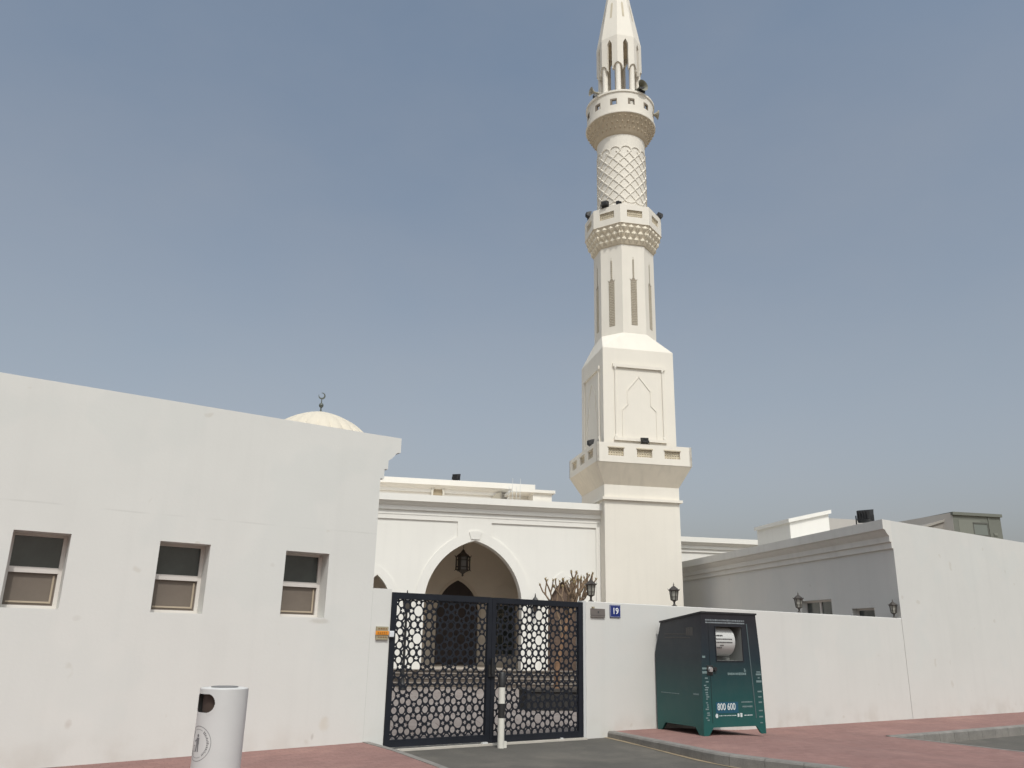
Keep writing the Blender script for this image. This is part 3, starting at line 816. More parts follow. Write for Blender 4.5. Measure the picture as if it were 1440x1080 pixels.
def quad(x0, z0, x1, z1, w_):
    d = Vector((x1-x0, z1-z0)).normalized(); p = Vector((-d.y, d.x))*w_/2
    em.add([onb(x0+p.x, z0+p.y), onb(x0-p.x, z0-p.y), onb(x1-p.x, z1-p.y), onb(x1+p.x, z1+p.y)], [(0,1,2,3)])
fxx = .0
em.add([onb(fxx+.014*cos(2*pi*i/12), .068+.014*sin(2*pi*i/12)) for i in range(12)], [tuple(range(12))])
quad(fxx,.05,fxx,0,.040); quad(fxx-.008,0,fxx-.016,-.07,.017); quad(fxx+.008,0,fxx+.014,-.07,.017); quad(fxx,.042,fxx-.045,.015,.014); quad(fxx+.01,.042,fxx+.018,-.005,.009)
quad(fxx-.062,-.07,fxx-.056,-.02,.004); quad(fxx-.030,-.07,fxx-.036,-.02,.004); quad(fxx-.062,-.07,fxx-.030,-.07,.004); quad(fxx-.062,-.02,fxx-.030,-.02,.004)
em.build('printed_emblem', INK, tb)

# ------------------------------------------------------------------ annex on the right
SC = (19.83, NW)
cxM, cyM = w2m(*SC)
an = thing('annex_building', 'white rendered annex at the right end of the wall with a stepped cornice', 'building', Mw(cxM, cyM, 0), AM)
H_ = 4.675; Dn = 32.05-cyM
# street face direction in mosque frame
ux, uy = cos(AW-AM), sin(AW-AM)
side = MB()
holes = [(21.60-cyM, 23.2-cyM, 1.7, 2.86), (19.68-cyM, 20.65-cyM, 1.7, 2.57)]
hw_ = holed_wall(0, Dn, -.3, H_, [(a,b,c,d) for a,b,c,d in holes], .22)
# map: wall u -> +y ; depth -> +x
side.add([(v[1], v[0], v[2]) for v in hw_.v], hw_.f)
Lf = 16
side.add([(0,0,-.3),(ux*Lf,uy*Lf,-.3),(ux*Lf,uy*Lf,H_),(0,0,H_)], [(0,1,2,3)])
side.add([(0,Dn,-.3),(ux*Lf,Dn,-.3),(ux*Lf,Dn,H_),(0,Dn,H_)], [(0,1,2,3)])
side.add([(ux*Lf,uy*Lf,-.3),(ux*Lf,Dn,-.3),(ux*Lf,Dn,H_),(ux*Lf,uy*Lf,H_)], [(0,1,2,3)])
side.add([(.0,0,H_-.28),(ux*Lf,uy*Lf,H_-.28),(ux*Lf,Dn,H_-.28),(0,Dn,H_-.28)], [(0,1,2,3)])
side.add([(.12,.1,H_),(ux*Lf,uy*Lf,H_),(ux*Lf,uy*Lf,H_-.28),(.12,.1,H_-.28)], [(0,1,2,3)])
side.add([(0,0,H_),(ux*Lf,uy*Lf,H_),(ux*Lf-.05,uy*Lf+.2,H_),(0.05,.24,H_)], [(0,1,2,3)])
side.build('wall', WALL2, an)
c = sweep([(0,Dn),(0,0)], PROFC, H_+.003, d1=(-ux,-uy), side=1)
c.join(sweep([(2.2,Dn),(0,Dn)], PROF, H_+.0, side=1))
c.build('cornice', TRIM, an)
for a, b, c_, d in holes:
    f = MB(); x = .15; fw = .05
    f.box(x, x+.05, a, a+fw, c_, d).box(x, x+.05, b-fw, b, c_, d).box(x, x+.05, a+fw, b-fw, d-fw, d)
    if b-a > 1.2: f.box(x-.004, x+.05, (a+b)/2-.035, (a+b)/2+.035, c_, d-fw)
    fo = f.build('window', FRAME, an)
    MB().box(x+.03, x+.04, a+fw, b-fw, c_, d-fw).build('pane', GLASS, fo)
# stair head on the annex roof
sh = thing('stair_bulkhead', 'small cream rooftop box with sloping cap, behind the annex parapet', 'rooftop structure', Mw(14.2, 24.45, H_-.3), AM)
b = MB(); z0 = 0; zl, zr = 5.42-(H_-.3), 5.76-(H_-.3)
b.add([(0,0,0),(1.42,0,0),(1.42,2.2,0),(0,2.2,0),(0,0,zl),(1.42,0,zr),(1.42,2.2,zr),(0,2.2,zl)], [(0,3,2,1),(4,5,6,7),(0,1,5,4),(1,2,6,5),(2,3,7,6),(3,0,4,7)])
b.build('wall', CREAM, sh)
b = MB(); t = .12; e = .07
b.add([(-e,-e,zl-.03),(1.42+e,-e,zr),(1.42+e,2.2+e,zr),(-e,2.2+e,zl-.03),(-e,-e,zl-.03+t),(1.42+e,-e,zr+t),(1.42+e,2.2+e,zr+t),(-e,2.2+e,zl-.03+t)], [(0,3,2,1),(4,5,6,7),(0,1,5,4),(1,2,6,5),(2,3,7,6),(3,0,4,7)])
b.build('cap', CREAM, sh)
o = MB().box(0,3.3,0,.2,0,1.42).build('parapet_wall', VILLA1, loc=Mw(15.75, 25.6, H_-.3), rz=AM)
tag(o, 'low beige rooftop wall right of the cream rooftop box', 'wall')
o = MB().tube((0,0,0),(0,0,.22),.035).build('vent_pipe', mat('pipe_white', (.6,.6,.58), .5), loc=Mw(13.42, 31.9, H_))
tag(o, 'short white vent pipe at the far end of the annex cornice', 'pipe')

# ------------------------------------------------------------------ far villa
v = thing('far_villa', 'grey modern villa with one square window far behind the annex', 'building', Mw(49.8, 60, 0), AM)
vb = MB(); vb.add([(-3.6,9.0,0),(0,0,0),(0,9.0,0),(-3.6,9,11.9),(0,0,12.45),(0,9,12.45)], [(0,1,2),(3,5,4),(0,3,4,1),(1,4,5,2),(2,5,3,0)])
vb.build('side_wall', VILLA1, v)
vb = MB().box(0,4.6,0,9,0,12.25); vb.box(3.35,3.43,-.06,0,0,12.2); vb.build('wall', VILLA2, v)
MB().box(-.05,4.7,-.15,9.1,12.25,12.5).build('roof', VILLA2, v)
f = MB().box(1.9,3.2,-.08,0,11.62,11.72).box(1.9,3.2,-.08,0,10.6,10.7).box(1.84,1.9,-.05,0,10.6,11.72).box(3.2,3.26,-.05,0,10.6,11.72); wf = f.build('window', mat('villa_dark', (.10,.10,.085), .7), v)
MB().box(1.9,3.2,-.03,-.002,10.7,11.62).build('pane', mat('villa_glass', (.16,.175,.155), .4), wf)
MB().box(.5,2.6,-.02,0,9.0,11.9).box(3.75,4.1,-.06,0,10.7,10.9).build('panel', mat('villa_light', (.18,.185,.155), .7), v)
vb = MB(); vb.add([(0,0,0),(3.4,0,0),(3.4,4,0),(0,4,0),(0,0,10.95),(3.4,0,12.0),(3.4,4,12.0),(0,4,10.95)], [(0,3,2,1),(4,5,6,7),(0,1,5,4),(1,2,6,5),(2,3,7,6),(3,0,4,7)])
wg = thing('far_roof_wing', 'beige sloping-roofed wing left of the grey far villa', 'building', Mw(46.4, 60.8, 0), AM)
vb.build('wall', mat('wing_render', (.27,.25,.225), .85, .1, 1), wg)
vb = MB(); vb.add([(0,-.12,10.8),(3.4,-.12,11.85),(3.4,-.001,11.85),(0,-.001,10.8),(0,-.12,10.98),(3.4,-.12,12.05),(3.4,-.001,12.05),(0,-.001,10.98)], [(0,3,2,1),(4,5,6,7),(0,1,5,4),(1,2,6,5),(2,3,7,6),(3,0,4,7)])
vb.build('roof', mat('wing_trim', (.30,.28,.25), .85), wg)

# ------------------------------------------------------------------ mosque
AF = 30.1                    # front plane of the arcade
ms = thing('mosque', 'cream mosque with a pointed-arch arcade and ribbed dome behind the gate', 'mosque', Mw(0, AF, 0), AM)
ZT = 6.56
XL, XR = -3.2, 9.60
archs = [arch(4.80, 1.77, 2.75, .5, 5.03, 18), arch(1.34, .55, 2.55, .5, 3.70, 12), arch(8.105, .55, 2.55, .5, 3.70, 12), arch(-1.9, 1.0, 2.75, .5, 4.2, 12)]
for a in archs: pass
w = plate([(XL,.5),(XR,.5),(XR,ZT-.02),(XL,ZT-.02)], [[(p[0], max(p[1], .52)) for p in a] for a in archs], 0, .42)
w.build('arcade_wall', CREAM, ms)
# raised mouldings
t = .045
def hood(cx, hw, zs, zb, apex, wd, y0=-t, y1=.002, nn=18):
    ins = arch(cx, hw+.001, zs, zb, apex, nn); out = arch(cx, hw+wd, zs, zb, apex+wd*1.12, nn)
    mb = MB(); n_ = len(ins)
    vs = [(p[0], y0, p[1]) for p in ins]+[(p[0], y0, p[1]) for p in out]+[(p[0], y1, p[1]) for p in ins]+[(p[0], y1, p[1]) for p in out]
    fs = []
    for i in range(n_-1):
        fs += [(i, i+1, n_+i+1, n_+i), (n_+i, n_+i+1, 3*n_+i+1, 3*n_+i), (i, i+1, 2*n_+i+1, 2*n_+i)]
    return mb.add(vs, fs)
hood(4.80, 1.77, 2.75, .56, 5.03, .33, -.047).build('arch_surround', CREAM, ms)
hood(1.34, .55, 2.55, .56, 3.70, .30, -.025, nn=12).build('arch_surround', CREAM, ms)
hood(8.105, .55, 2.55, .56, 3.70, .30, -.025, nn=12).build('arch_surround', CREAM, ms)
fr = MB().box(XL, XR, -t, 0, 5.69, ZT-.68).box(4.13, 5.39, -t, 0, 5.10, 5.69).box(9.40, XR, -t, 0, .56, 5.69)
fr.build('panel_frame', CREAM, ms)
ks = MB(); ks.add([(4.64,-.075,5.07),(4.96,-.075,5.07),(5.03,-.085,5.32),(4.57,-.085,5.32),(4.64,0,5.07),(4.96,0,5.07),(5.03,0,5.32),(4.57,0,5.32)], [(0,1,2,3),(0,4,5,1),(1,5,6,2),(2,6,7,3),(3,7,4,0)])
ks.build('keystone', CREAM, ms)
ks = MB(); n_ = 10
for i in range(n_):
    a0 = pi*i/n_; a1 = pi*(i+1)/n_
    f_ = [(4.80+.23*cos(a0),5.32+.065*sin(a0)),(4.80+.23*cos(a1),5.32+.065*sin(a1)),(4.80,5.32)]
    ks.add([(x,-.085,z) for x,z in f_]+[(x,0,z) for x,z in f_], [(0,1,2),(0,3,4,1)])
ks.build('keystone_crest', CREAM, ms)
sweep([(XL,0),(XR-.005,0)], PROF, ZT, side=1).build('cornice', CREAM, ms)
# portico: floor, roof, back wall, end walls
BK = 4.5
MB().box(XL, XR, .0, BK+.5, .0, .565).build('plinth', PLINTH, ms)
MB().box(XL, XR, .21, BK, 5.75, 5.9).box(XL,XR,.2,BK,6.2,6.3).build('portico_roof', INNER, ms)
MB().box(XL, XL+.3, .42, BK, .565, 5.75).build('end_wall', INNER, ms)
MB().box(9.15, 9.45, .42, BK, .565, 5.75).build('end_wall', INNER, ms)
door = arch(4.87, .86, 2.6, .57, 3.90, 14)
bwn = [[(6.45,.95),(7.35,.95),(7.35,3.0),(6.45,3.0)], [(2.40,.95),(3.30,.95),(3.30,3.0),(2.40,3.0)]]
bwall = plate([(XL+.3,.565),(9.15,.565),(9.15,5.75),(XL+.3,5.75)], [[(p[0], max(p[1],.58)) for p in door]]+bwn, BK, BK+.25)
bwall.build('back_wall', INNER, ms)
d = MB().box(4.0, 5.75, BK+.14, BK+.2, .565, 3.95)
for x in (4.05,4.45,4.90,5.30):
    for z in (.8,1.5,2.2,2.9): d.box(x, x+.36, BK+.11, BK+.14, z, z+.6)
dd = d.build('door', WOODD, ms)
MB().tube((4.83,BK+.05,1.55),(4.83,BK+.05,1.75),.015).build('handle', BRONZE, dd)
hood(4.87, .86, 2.6, .57, 3.90, .12, BK-.04, BK+.002, 14).build('door_surround', mat('surround_paint', (.66,.58,.48), .85), ms)
for x0, x1 in ((6.45,7.35),(2.40,3.30)):
    f = MB().box(x0,x1,BK+.1,BK+.16,.95,1.02).box(x0,x1,BK+.1,BK+.16,2.93,3.0).box(x0,x0+.06,BK+.1,BK+.16,1.02,2.93).box(x1-.06,x1,BK+.1,BK+.16,1.02,2.93)
    fo = f.build('window', mat('inner_frame_paint', (.30,.26,.22), .6), ms)
    MB().box(x0+.06,x1-.06,BK+.13,BK+.14,1.02,2.93).build('pane', GLASS, fo)
    gr = MB()
    for k_ in range(4): xx = x0+.13+k_*.21; gr.tube((xx,BK+.07,1.02),(xx,BK+.07,2.93),.009,seg=5)
    for z in (1.35,2.6): gr.tube((x0,BK+.07,z),(x1,BK+.07,z),.009,seg=5)
    for k_ in range(3):
        cx2 = x0+.235+k_*.21
        for i in range(10):
            a, b_ = 2*pi*i/10, 2*pi*(i+1)/10
            gr.tube((cx2+.09*cos(a),BK+.07,2.46+.11*sin(a)),(cx2+.09*cos(b_),BK+.07,2.46+.11*sin(b_)),.008,seg=4)
    gr.build('scroll_grille', mat('grille_paint', (.42,.38,.33), .6), fo)
    hood((x0+x1)/2, .52, 3.0, 2.98, 3.75, .10, BK-.05, BK+.002, 10).build('window_hood', INNER, ms)
# brown timber screen behind the right-hand small arch
scr = MB().box(7.50, 8.71, .16, .20, .565, 3.78)
for i in range(8):
    for j in range(21):
        if (i+j)%2 == 0: scr.box(7.54+i*.145, 7.66+i*.145, .148, .16, .62+j*.15, .74+j*.15)
scr.build('timber_screen', WOODB, ms)
scr = MB().box(0.45, 2.2, 1.6, 1.66, .565, 4.2); scr.build('inner_partition', INNER, ms)
# steps down to the court
for i in range(4):
    z1 = .565-.141*(i) - .141; y1 = -.02-.30*i
    o = MB().box(XL, 9.35, y1-.30, y1, 0, z1).build('step', PLINTH, ms)
    o2 = MB().box(XL, 9.352, y1-.325, y1+.0, z1+.001, z1+.028).build('tread', TREAD, o)
MB().box(XL+.3, 9.15, .42, BK, .566, .575).build('portico_floor', mat('bounce_floor', (.62,.55,.47), .35, .1, 2), ms)  # pale floor layer added to bounce sunlight up into the dim portico
MB().box(XL, 9.35, -.045, .0, .535, .572).build('nosing', TREAD, ms)

# prayer hall behind, set back and higher
HZ = 8.04; HX = 8.04; HY = BK+.26
hl = plate([(-8,0),(HX-.30,0),(HX-.30,HZ-.02),(-8,HZ-.02)], [arch(3.86,.20,7.52,7.1,7.75,6), [(6.55,6.6),(7.05,6.6),(7.05,7.55),(6.92,7.66),(6.66,7.66),(6.55,7.55)]], HY, HY+.2)
hl.build('hall_wall', CREAM, ms)
MB().box(-8,HX-.30,HY+.2,HY+11,0,HZ-.02).build('hall_body', CREAM, ms)
sweep([(-8,HY),(HX-.30,HY),(HX-.30,HY+11)], PROF, HZ, side=1).build('hall_cornice', CREAM, ms)
hb = MB().box(3.60,4.12,HY-.04,HY,6.9,7.86); 
o = plate([(3.58,6.9),(4.14,6.9),(4.14,7.86),(3.58,7.86)], [arch(3.86,.20,7.52,7.1,7.75,6)], HY-.20, HY-.001); o.build('window_surround', mat('surround_grey', (.58,.55,.48), .8), ms)
MB().box(3.6,4.1,HY-.13,HY-.125,6.9,7.84).build('window_screen', mat('screen_tan', (.34,.28,.19), .8), ms)
lv = MB()
for i in range(14): lv.box(6.62,7.36,HY-.24,HY-.17,6.75+i*.06,6.785+i*.06)
lv.box(6.58,6.62,HY-.26,HY-.001,6.7,7.68).box(7.36,7.40,HY-.26,HY-.001,6.7,7.68)
lv.box(6.62,7.36,HY-.17,HY-.16,6.7,7.66)
ac_ = lv.build('louvre', mat('louvre_grey', (.24,.22,.19), .7), ms)
# bevelled grey arch shoulder left of the louvre
sd = plate([(6.12,7.36-.5),(6.575,7.36-.5),(6.575,7.66),(6.45,7.64),(6.28,7.52),(6.12,7.32)], [], HY-.22, HY-.001); sd.build('arch_shoulder', mat('shoulder_grey', (.36,.33,.27), .8), ms)
MB().box(7.42,7.70,HY-.22,HY-.002,6.9,7.64).build('dark_opening', BLACK, ms)

# roof room in front of the hall
rr_ = thing('roof_room', 'small flat cream roof room with thin cap, right end of the mosque roof', 'rooftop structure', Mw(7.62, 33.0, 6.2), AM)
MB().box(0,.80,0,1.3,.0,1.22).build('wall', CREAM, rr_)
MB().box(-.92,.93,-.10,1.4,1.22,1.34).build('cap', CREAM, rr_)
MB().box(-.85,-.01,.95,1.25,.0,1.215).build('side_wall', CREAM, rr_)

# dome
dm_ = MB(); RD = 2.9; zc = 12.07-2.55; gores = 24; prof = []
nr = 16
def dprof(t):            # t 0..1 from springing to apex, slightly pointed
    a = t*math.acos(1.0/(RD+1.0)); k_ = 1.0
    r_ = (RD+k_)*cos(a)-k_; z_ = (RD+k_)*sin(a)*.80
    return max(r_, .0), z_
base = [dprof(i/nr) for i in range(nr+1)]
top_z = base[-1][1]; sc_ = 2.72/top_z
vs = []; fs = []; sub = 4; tot = gores*sub
for i, (r_, z_) in enumerate(base):
    for k_ in range(tot):
        a = 2*pi*k_/tot; f_ = abs(sin(pi*k_/sub)); rr2 = max(.02, r_)*(1+.05*f_**.5)
        vs.append((rr2*cos(a), rr2*sin(a), z_*sc_))
for i in range(nr):
    for k_ in range(tot): fs.append((i*tot+k_, i*tot+(k_+1)%tot, (i+1)*tot+(k_+1)%tot, (i+1)*tot+k_))
fs.append(tuple(nr*tot+k_ for k_ in range(tot)))
dm_.add(vs, fs)
dz0 = 12.07-2.72
do = dm_.build('dome', DOMEM, ms, smooth=True); do.location = (-1.48, 40-AF, dz0)
o = MB().lathe([(RD+.12,HZ-.1),(RD+.12,dz0-.15),(RD+.25,dz0-.12),(RD+.25,dz0+.02),(RD-.05,dz0+.04)], 48, cap=False).build('drum', CREAM, ms); o.location = (-1.48, 40-AF, 0)
def finial(mb, z, s=1.0):
    mb.lathe([(.10*s,z-.05),(.05*s,z+.02),(.035*s,z+.12*s),(.035*s,z+.2*s),(.09*s,z+.24*s),(.115*s,z+.32*s),(.09*s,z+.40*s),(.03*s,z+.44*s),(.02*s,z+.62*s)], 14)
    # crescent, opening upward-left
    cz = z+.80*s; n_ = 20; vs = []
    for i in range(n_+1):
        a = radians(105)-2*pi*(i/n_)*.86
        th = .045*s*sin(pi*i/n_)+.006
        for rr3 in (.17*s, .17*s-th*1.6):
            for y in (-.02*s, .02*s): vs.append((rr3*cos(a), y, cz+rr3*sin(a)))
    fs = []
    for i in range(n_):
        b = i*4; fs += [(b,b+4,b+6,b+2),(b+1,b+3,b+7,b+5),(b,b+1,b+5,b+4),(b+2,b+6,b+7,b+3)]
    fs += [(0,2,3,1), (n_*4,n_*4+1,n_*4+3,n_*4+2)]
    mb.add(vs, fs)
    return mb
fo = finial(MB(), 0, 1.0).build('finial', BRONZE, do); fo.location = (0,0,2.72)

# farther wing, right of the minaret
wn = thing('mosque_wing', 'cream wing with stepped cornice seen between the minaret and the annex', 'building', Mw(15.0, 38.4, 0), AM)
MB().box(-3,12,0,8,0,6.5).build('wall', CREAM, wn)
sweep([(-3,0),(12,0)], PROF, 6.57, side=1).build('cornice', CREAM, wn)

# roof antennas
an_ = thing('roof_aerial', 'thin white twin-rod aerial standing on the mosque roof', 'antenna', Mw(6.66, 31.8, 6.25), AM)
mb = MB()
for x in (-.30,-.16,.0,.15): mb.tube((x,0,.1),(x+.01,0,1.5 if x in (-.16,.15) else 1.15),.014,.008,6)
mb.tube((-.32,0,.95),(.17,0,.95),.010); mb.build('rods', mat('aerial_white', (.60,.61,.60), .5), an_)
MB().box(-.1,.1,-.1,.1,0,.1).build('foot', GREYM, an_)

# ------------------------------------------------------------------ minaret
MC = (11.07, 31.0)
mn = thing('minaret', 'tall cream minaret with square base, octagonal shaft, balconies and pointed top', 'minaret', Mw(*MC, 0), AM)
h1, h2, h3 = 1.5, 1.91, 1.48
base = MB().box(-h1,h1,-h1,h1,-.2,7.28).box(-h1-.10,h1+.10,-h1-.10,h1+.10,6.70,6.80); base.build('base', MCREAM, mn)
def frustum(mb, a, za, b, zb): return mb.add([(-a,-a,za),(a,-a,za),(a,a,za),(-a,a,za),(-b,-b,zb),(b,-b,zb),(b,b,zb),(-b,b,zb)], [(0,1,5,4),(1,2,6,5),(2,3,7,6),(3,0,4,7)])
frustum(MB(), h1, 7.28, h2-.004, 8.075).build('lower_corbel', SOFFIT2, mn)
par = MB()
def Rz(a): return Matrix.Rotation(a, 4, 'Z')
gx = [(-1.45,-.84),(-.31,.30),(.80,1.43)]
for k_ in range(4):
    hw_ = plate([(-h2,8.07),(h2,8.07),(h2,8.82),(-h2,8.82)], [[(a,8.32),(b,8.32),(b,8.62),(a,8.62)] for a,b in gx], -h2, -h2+.10)
    par.join(hw_, Rz(pi/2*k_))
par.box(-h2+.1,h2-.1,-h2+.1,h2-.1,8.07,8.15)
for k_ in range(4): par.join(MB().box(-h2+.1,h2-.1,-h2+.1,-h2+.16,8.15,8.80), Rz(pi/2*k_))
lp = par.build('square_balcony', MCREAM, mn)
for k_ in range(4):
    for a, b in gx:
        g1 = MB()
        g1.box(a-.03,b+.03,-h2-.02,-h2+.0,8.62,8.66)
        n_ = 6; wd = (b-a)/n_
        for i in range(n_):
            for j in range(3):
                x = a+wd*(i+.5); z = 8.37+.1*j; q = .03
                g1.add([(x-.045,-h2+.07,z),(x,-h2+.07,z-.045),(x+.045,-h2+.07,z),(x,-h2+.07,z+.045),(x,-h2+.03,z)], [(0,1,4),(1,2,4),(2,3,4),(3,0,4)])
        g1.box(a,b,-h2+.07,-h2+.09,8.32,8.62)
        MB().join(g1, Rz(pi/2*k_)).build('grille', CARVE, lp)
sh_ = MB().box(-h3,h3,-h3,h3,8.1,12.8); sh_.build('square_shaft', MCREAM, mn)
fr = MB()
for k_ in range(4):
    g1 = MB(); y = -h3
    g1.box(-1.09,1.09,y-.075,y,12.0,12.14).box(-1.07,1.07,y-.07,y,9.02,9.14)
    for s_ in (-1,1):
        g1.tube((s_*.985,y-.02,9.14),(s_*.985,y-.02,11.93),.035,seg=10).lathe([(.04,11.88),(.06,11.94),(.06,12.0)],10,s_*.985,y-.02)
        g1.lathe([(.06,9.14),(.06,9.2),(.04,9.26)],10,s_*.985,y-.02)
    # arch outline as a raised fillet
    pts = [(-.70,9.14),(-.70,10.28),(-.48,10.50),(-.48,11.08),(0,11.68),(.48,11.08),(.48,10.50),(.70,10.28),(.70,9.14)]
    w_ = .022
    for (xa,za),(xb,zb) in zip(pts[:-1],pts[1:]):
        d = Vector((xb-xa, zb-za)).normalized(); p = Vector((-d.y,d.x))*w_
        xa2, za2, xb2, zb2 = xa-d.x*.01, za-d.y*.01, xb+d.x*.01, zb+d.y*.01
        vs = [(xa2+p.x,y-.022,za2+p.y),(xb2+p.x,y-.022,zb2+p.y),(xb2-p.x,y-.022,zb2-p.y),(xa2-p.x,y-.022,za2-p.y)]
        vs += [(v[0],y+.002,v[2]) for v in vs]
        g1.add(vs, [(0,1,2,3),(0,4,5,1),(1,5,6,2),(2,6,7,3),(3,7,4,0)])
    fr.join(g1, Rz(pi/2*k_))
fr.build('shaft_frame', MCREAM, mn)
def octv(R, z, a0=pi/8): return [(R*cos(a0+pi/4*i), R*sin(a0+pi/4*i), z) for i in range(8)]
# shoulder: square to octagon
so = MB(); sq = [(h3,h3),(-h3,h3),(-h3,-h3),(h3,-h3)]; oc = octv(1.29, 13.62)
vs = [(x,y,12.8) for x,y in sq]+oc; fs = []
# octagon verts 0:22.5 1:67.5 (corner ++), 2:112.5 3:157.5 (corner -+), 4,5 (--), 6,7 (+-)
for i in range(4):
    fs.append((i, 4+2*i, 4+2*i+1))
    fs.append((i, 4+2*i+1, 4+(2*i+2)%8, (i+1)%4))
so.add(vs, fs); so.build('shoulder', MCREAM, mn)
def octprism(prof, mb=None):
    mb = mb or MB(); vs = []; fs = []
    for R, z in prof: vs += octv(R, z)
    for j in range(len(prof)-1):
        for i in range(8): fs.append((j*8+i, j*8+(i+1)%8, (j+1)*8+(i+1)%8, (j+1)*8+i))
    fs += [tuple(range(8))[::-1], tuple((len(prof)-1)*8+i for i in range(8))]
    return mb.add(vs, fs)
octprism([(1.292,13.61),(1.285,17.60)]).build('octagonal_shaft', MCREAM, mn)
def face_frame(i): return Rz(pi/4*i+pi/2)        # maps local -y face onto each side
slots = MB(); slotd = MB()
ap = 1.29*cos(pi/8)
for i in range(8):
    g1 = MB(); g2 = MB(); y = -ap
    g2.box(-.13,.13,y-.006,y+.02,13.98,15.95).box(-.035,.035,y-.006,y+.02,15.95,16.9)
    z = 14.02; n_ = 0
    while z < 15.9:
        for x in (-.095,-.03,.03,.095):
            xx = x+(.018 if n_%2 else -.018)
            g1.add([(xx-.03,y-.006,z),(xx,y-.006,z-.035),(xx+.03,y-.006,z),(xx,y-.006,z+.035),(xx,y-.03,z)], [(0,1,4),(1,2,4),(2,3,4),(3,0,4)])
        z += .075; n_ += 1
    # frilled top of the wide part and tapering finial strip
    g2.add([(-.13,y-.007,15.95),(-.18,y-.007,16.06),(-.10,y-.007,16.0),(-.035,y-.007,16.1),(.035,y-.007,16.1),(.10,y-.007,16.0),(.18,y-.007,16.06),(.13,y-.007,15.95)], [tuple(range(8))])
    z = 16.12
    while z < 16.95:
        g1.add([(-.04,y-.007,z),(0,y-.007,z-.035),(.04,y-.007,z),(0,y-.007,z+.035),(0,y-.03,z)], [(0,1,4),(1,2,4),(2,3,4),(3,0,4)]); z += .09
    g1.add([(-.02,y-.006,17.02),(0,y-.006,17.0),(.02,y-.006,17.02),(0,y-.02,17.06)], [(0,1,3),(1,2,3),(0,3,2)])
    sl = MB().join(g2, face_frame(i)).build('carved_slot', mat('slot_stone', (.34,.29,.225), .9, .2, 6), mn); MB().join(g1, face_frame(i)).build('tracery', mat('tracery', (.50,.45,.36), .85), sl)

# upper octagonal balcony
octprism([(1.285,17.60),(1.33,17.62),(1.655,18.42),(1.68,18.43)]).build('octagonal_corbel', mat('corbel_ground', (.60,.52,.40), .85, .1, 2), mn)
mq = MB()
for i in range(8):
    a0 = pi/8+pi/4*i; a1 = a0+pi/4
    def cp(u, v):
        R = 1.335+(1.65-1.335)*v; z = 17.64+(18.41-17.64)*v
        p = Vector((R*cos(a0), R*sin(a0), z)); q = Vector((R*cos(a1), R*sin(a1), z)); return p.lerp(q, u)
    am = (a0+a1)/2; out = Vector((cos(am), sin(am), -.35))*.075
    for r_ in range(3):
        m_ = 4 if r_%2 == 0 else 5
        for k_ in range(m_):
            u = (k_+.5)/4 if r_%2 == 0 else k_/4
            u0, u1 = max(.0, u-.105), min(1.0, u+.105)
            v0 = .03+r_*.315; 
            A, B, C_, D_ = cp(u0, v0+.20), cp((u0+u1)/2, v0), cp(u1, v0+.20), cp((u0+u1)/2, min(.99, v0+.34))
            E_ = cp((u0+u1)/2, v0+.17)+out
            mq.add([A,B,C_,D_,E_], [(0,1,4),(1,2,4),(2,3,4),(3,0,4)])
mq.build('corbel_carving', mat('muqarnas_paint', (.76,.69,.56), .8), mn)
ob = MB(); cvs = []
for i in range(8):
    R = 1.665; y = -R*cos(pi/8); w2_ = R*sin(pi/8)
    g1 = plate([(-w2_,18.43),(w2_,18.43),(w2_,19.30),(-w2_,19.30)], [[(-.34,18.74),(.34,18.74),(.34,19.06),(-.34,19.06)]], y, y+.09)
    ob.join(g1, face_frame(i)); ob.join(MB().box(-w2_*.95,w2_*.95,y+.09,y+.15,18.44,19.29), face_frame(i))
    g2 = MB().box(-.34,.34,y+.06,y+.08,18.74,19.06)
    for a in range(8):
        for b in range(3):
            x = -.30+a*.085; z = 18.795+b*.1
            g2.add([(x-.035,y+.06,z),(x,y+.06,z-.042),(x+.035,y+.06,z),(x,y+.06,z+.042),(x,y+.02,z)], [(0,1,4),(1,2,4),(2,3,4),(3,0,4)])
    cvs.append(MB().join(g2, face_frame(i)))
octprism([(1.55,18.45),(1.55,18.6)], ob)
o = ob.build('octagonal_balcony', MCREAM, mn)
for g_ in cvs: g_.build('grille', CARVE, o)
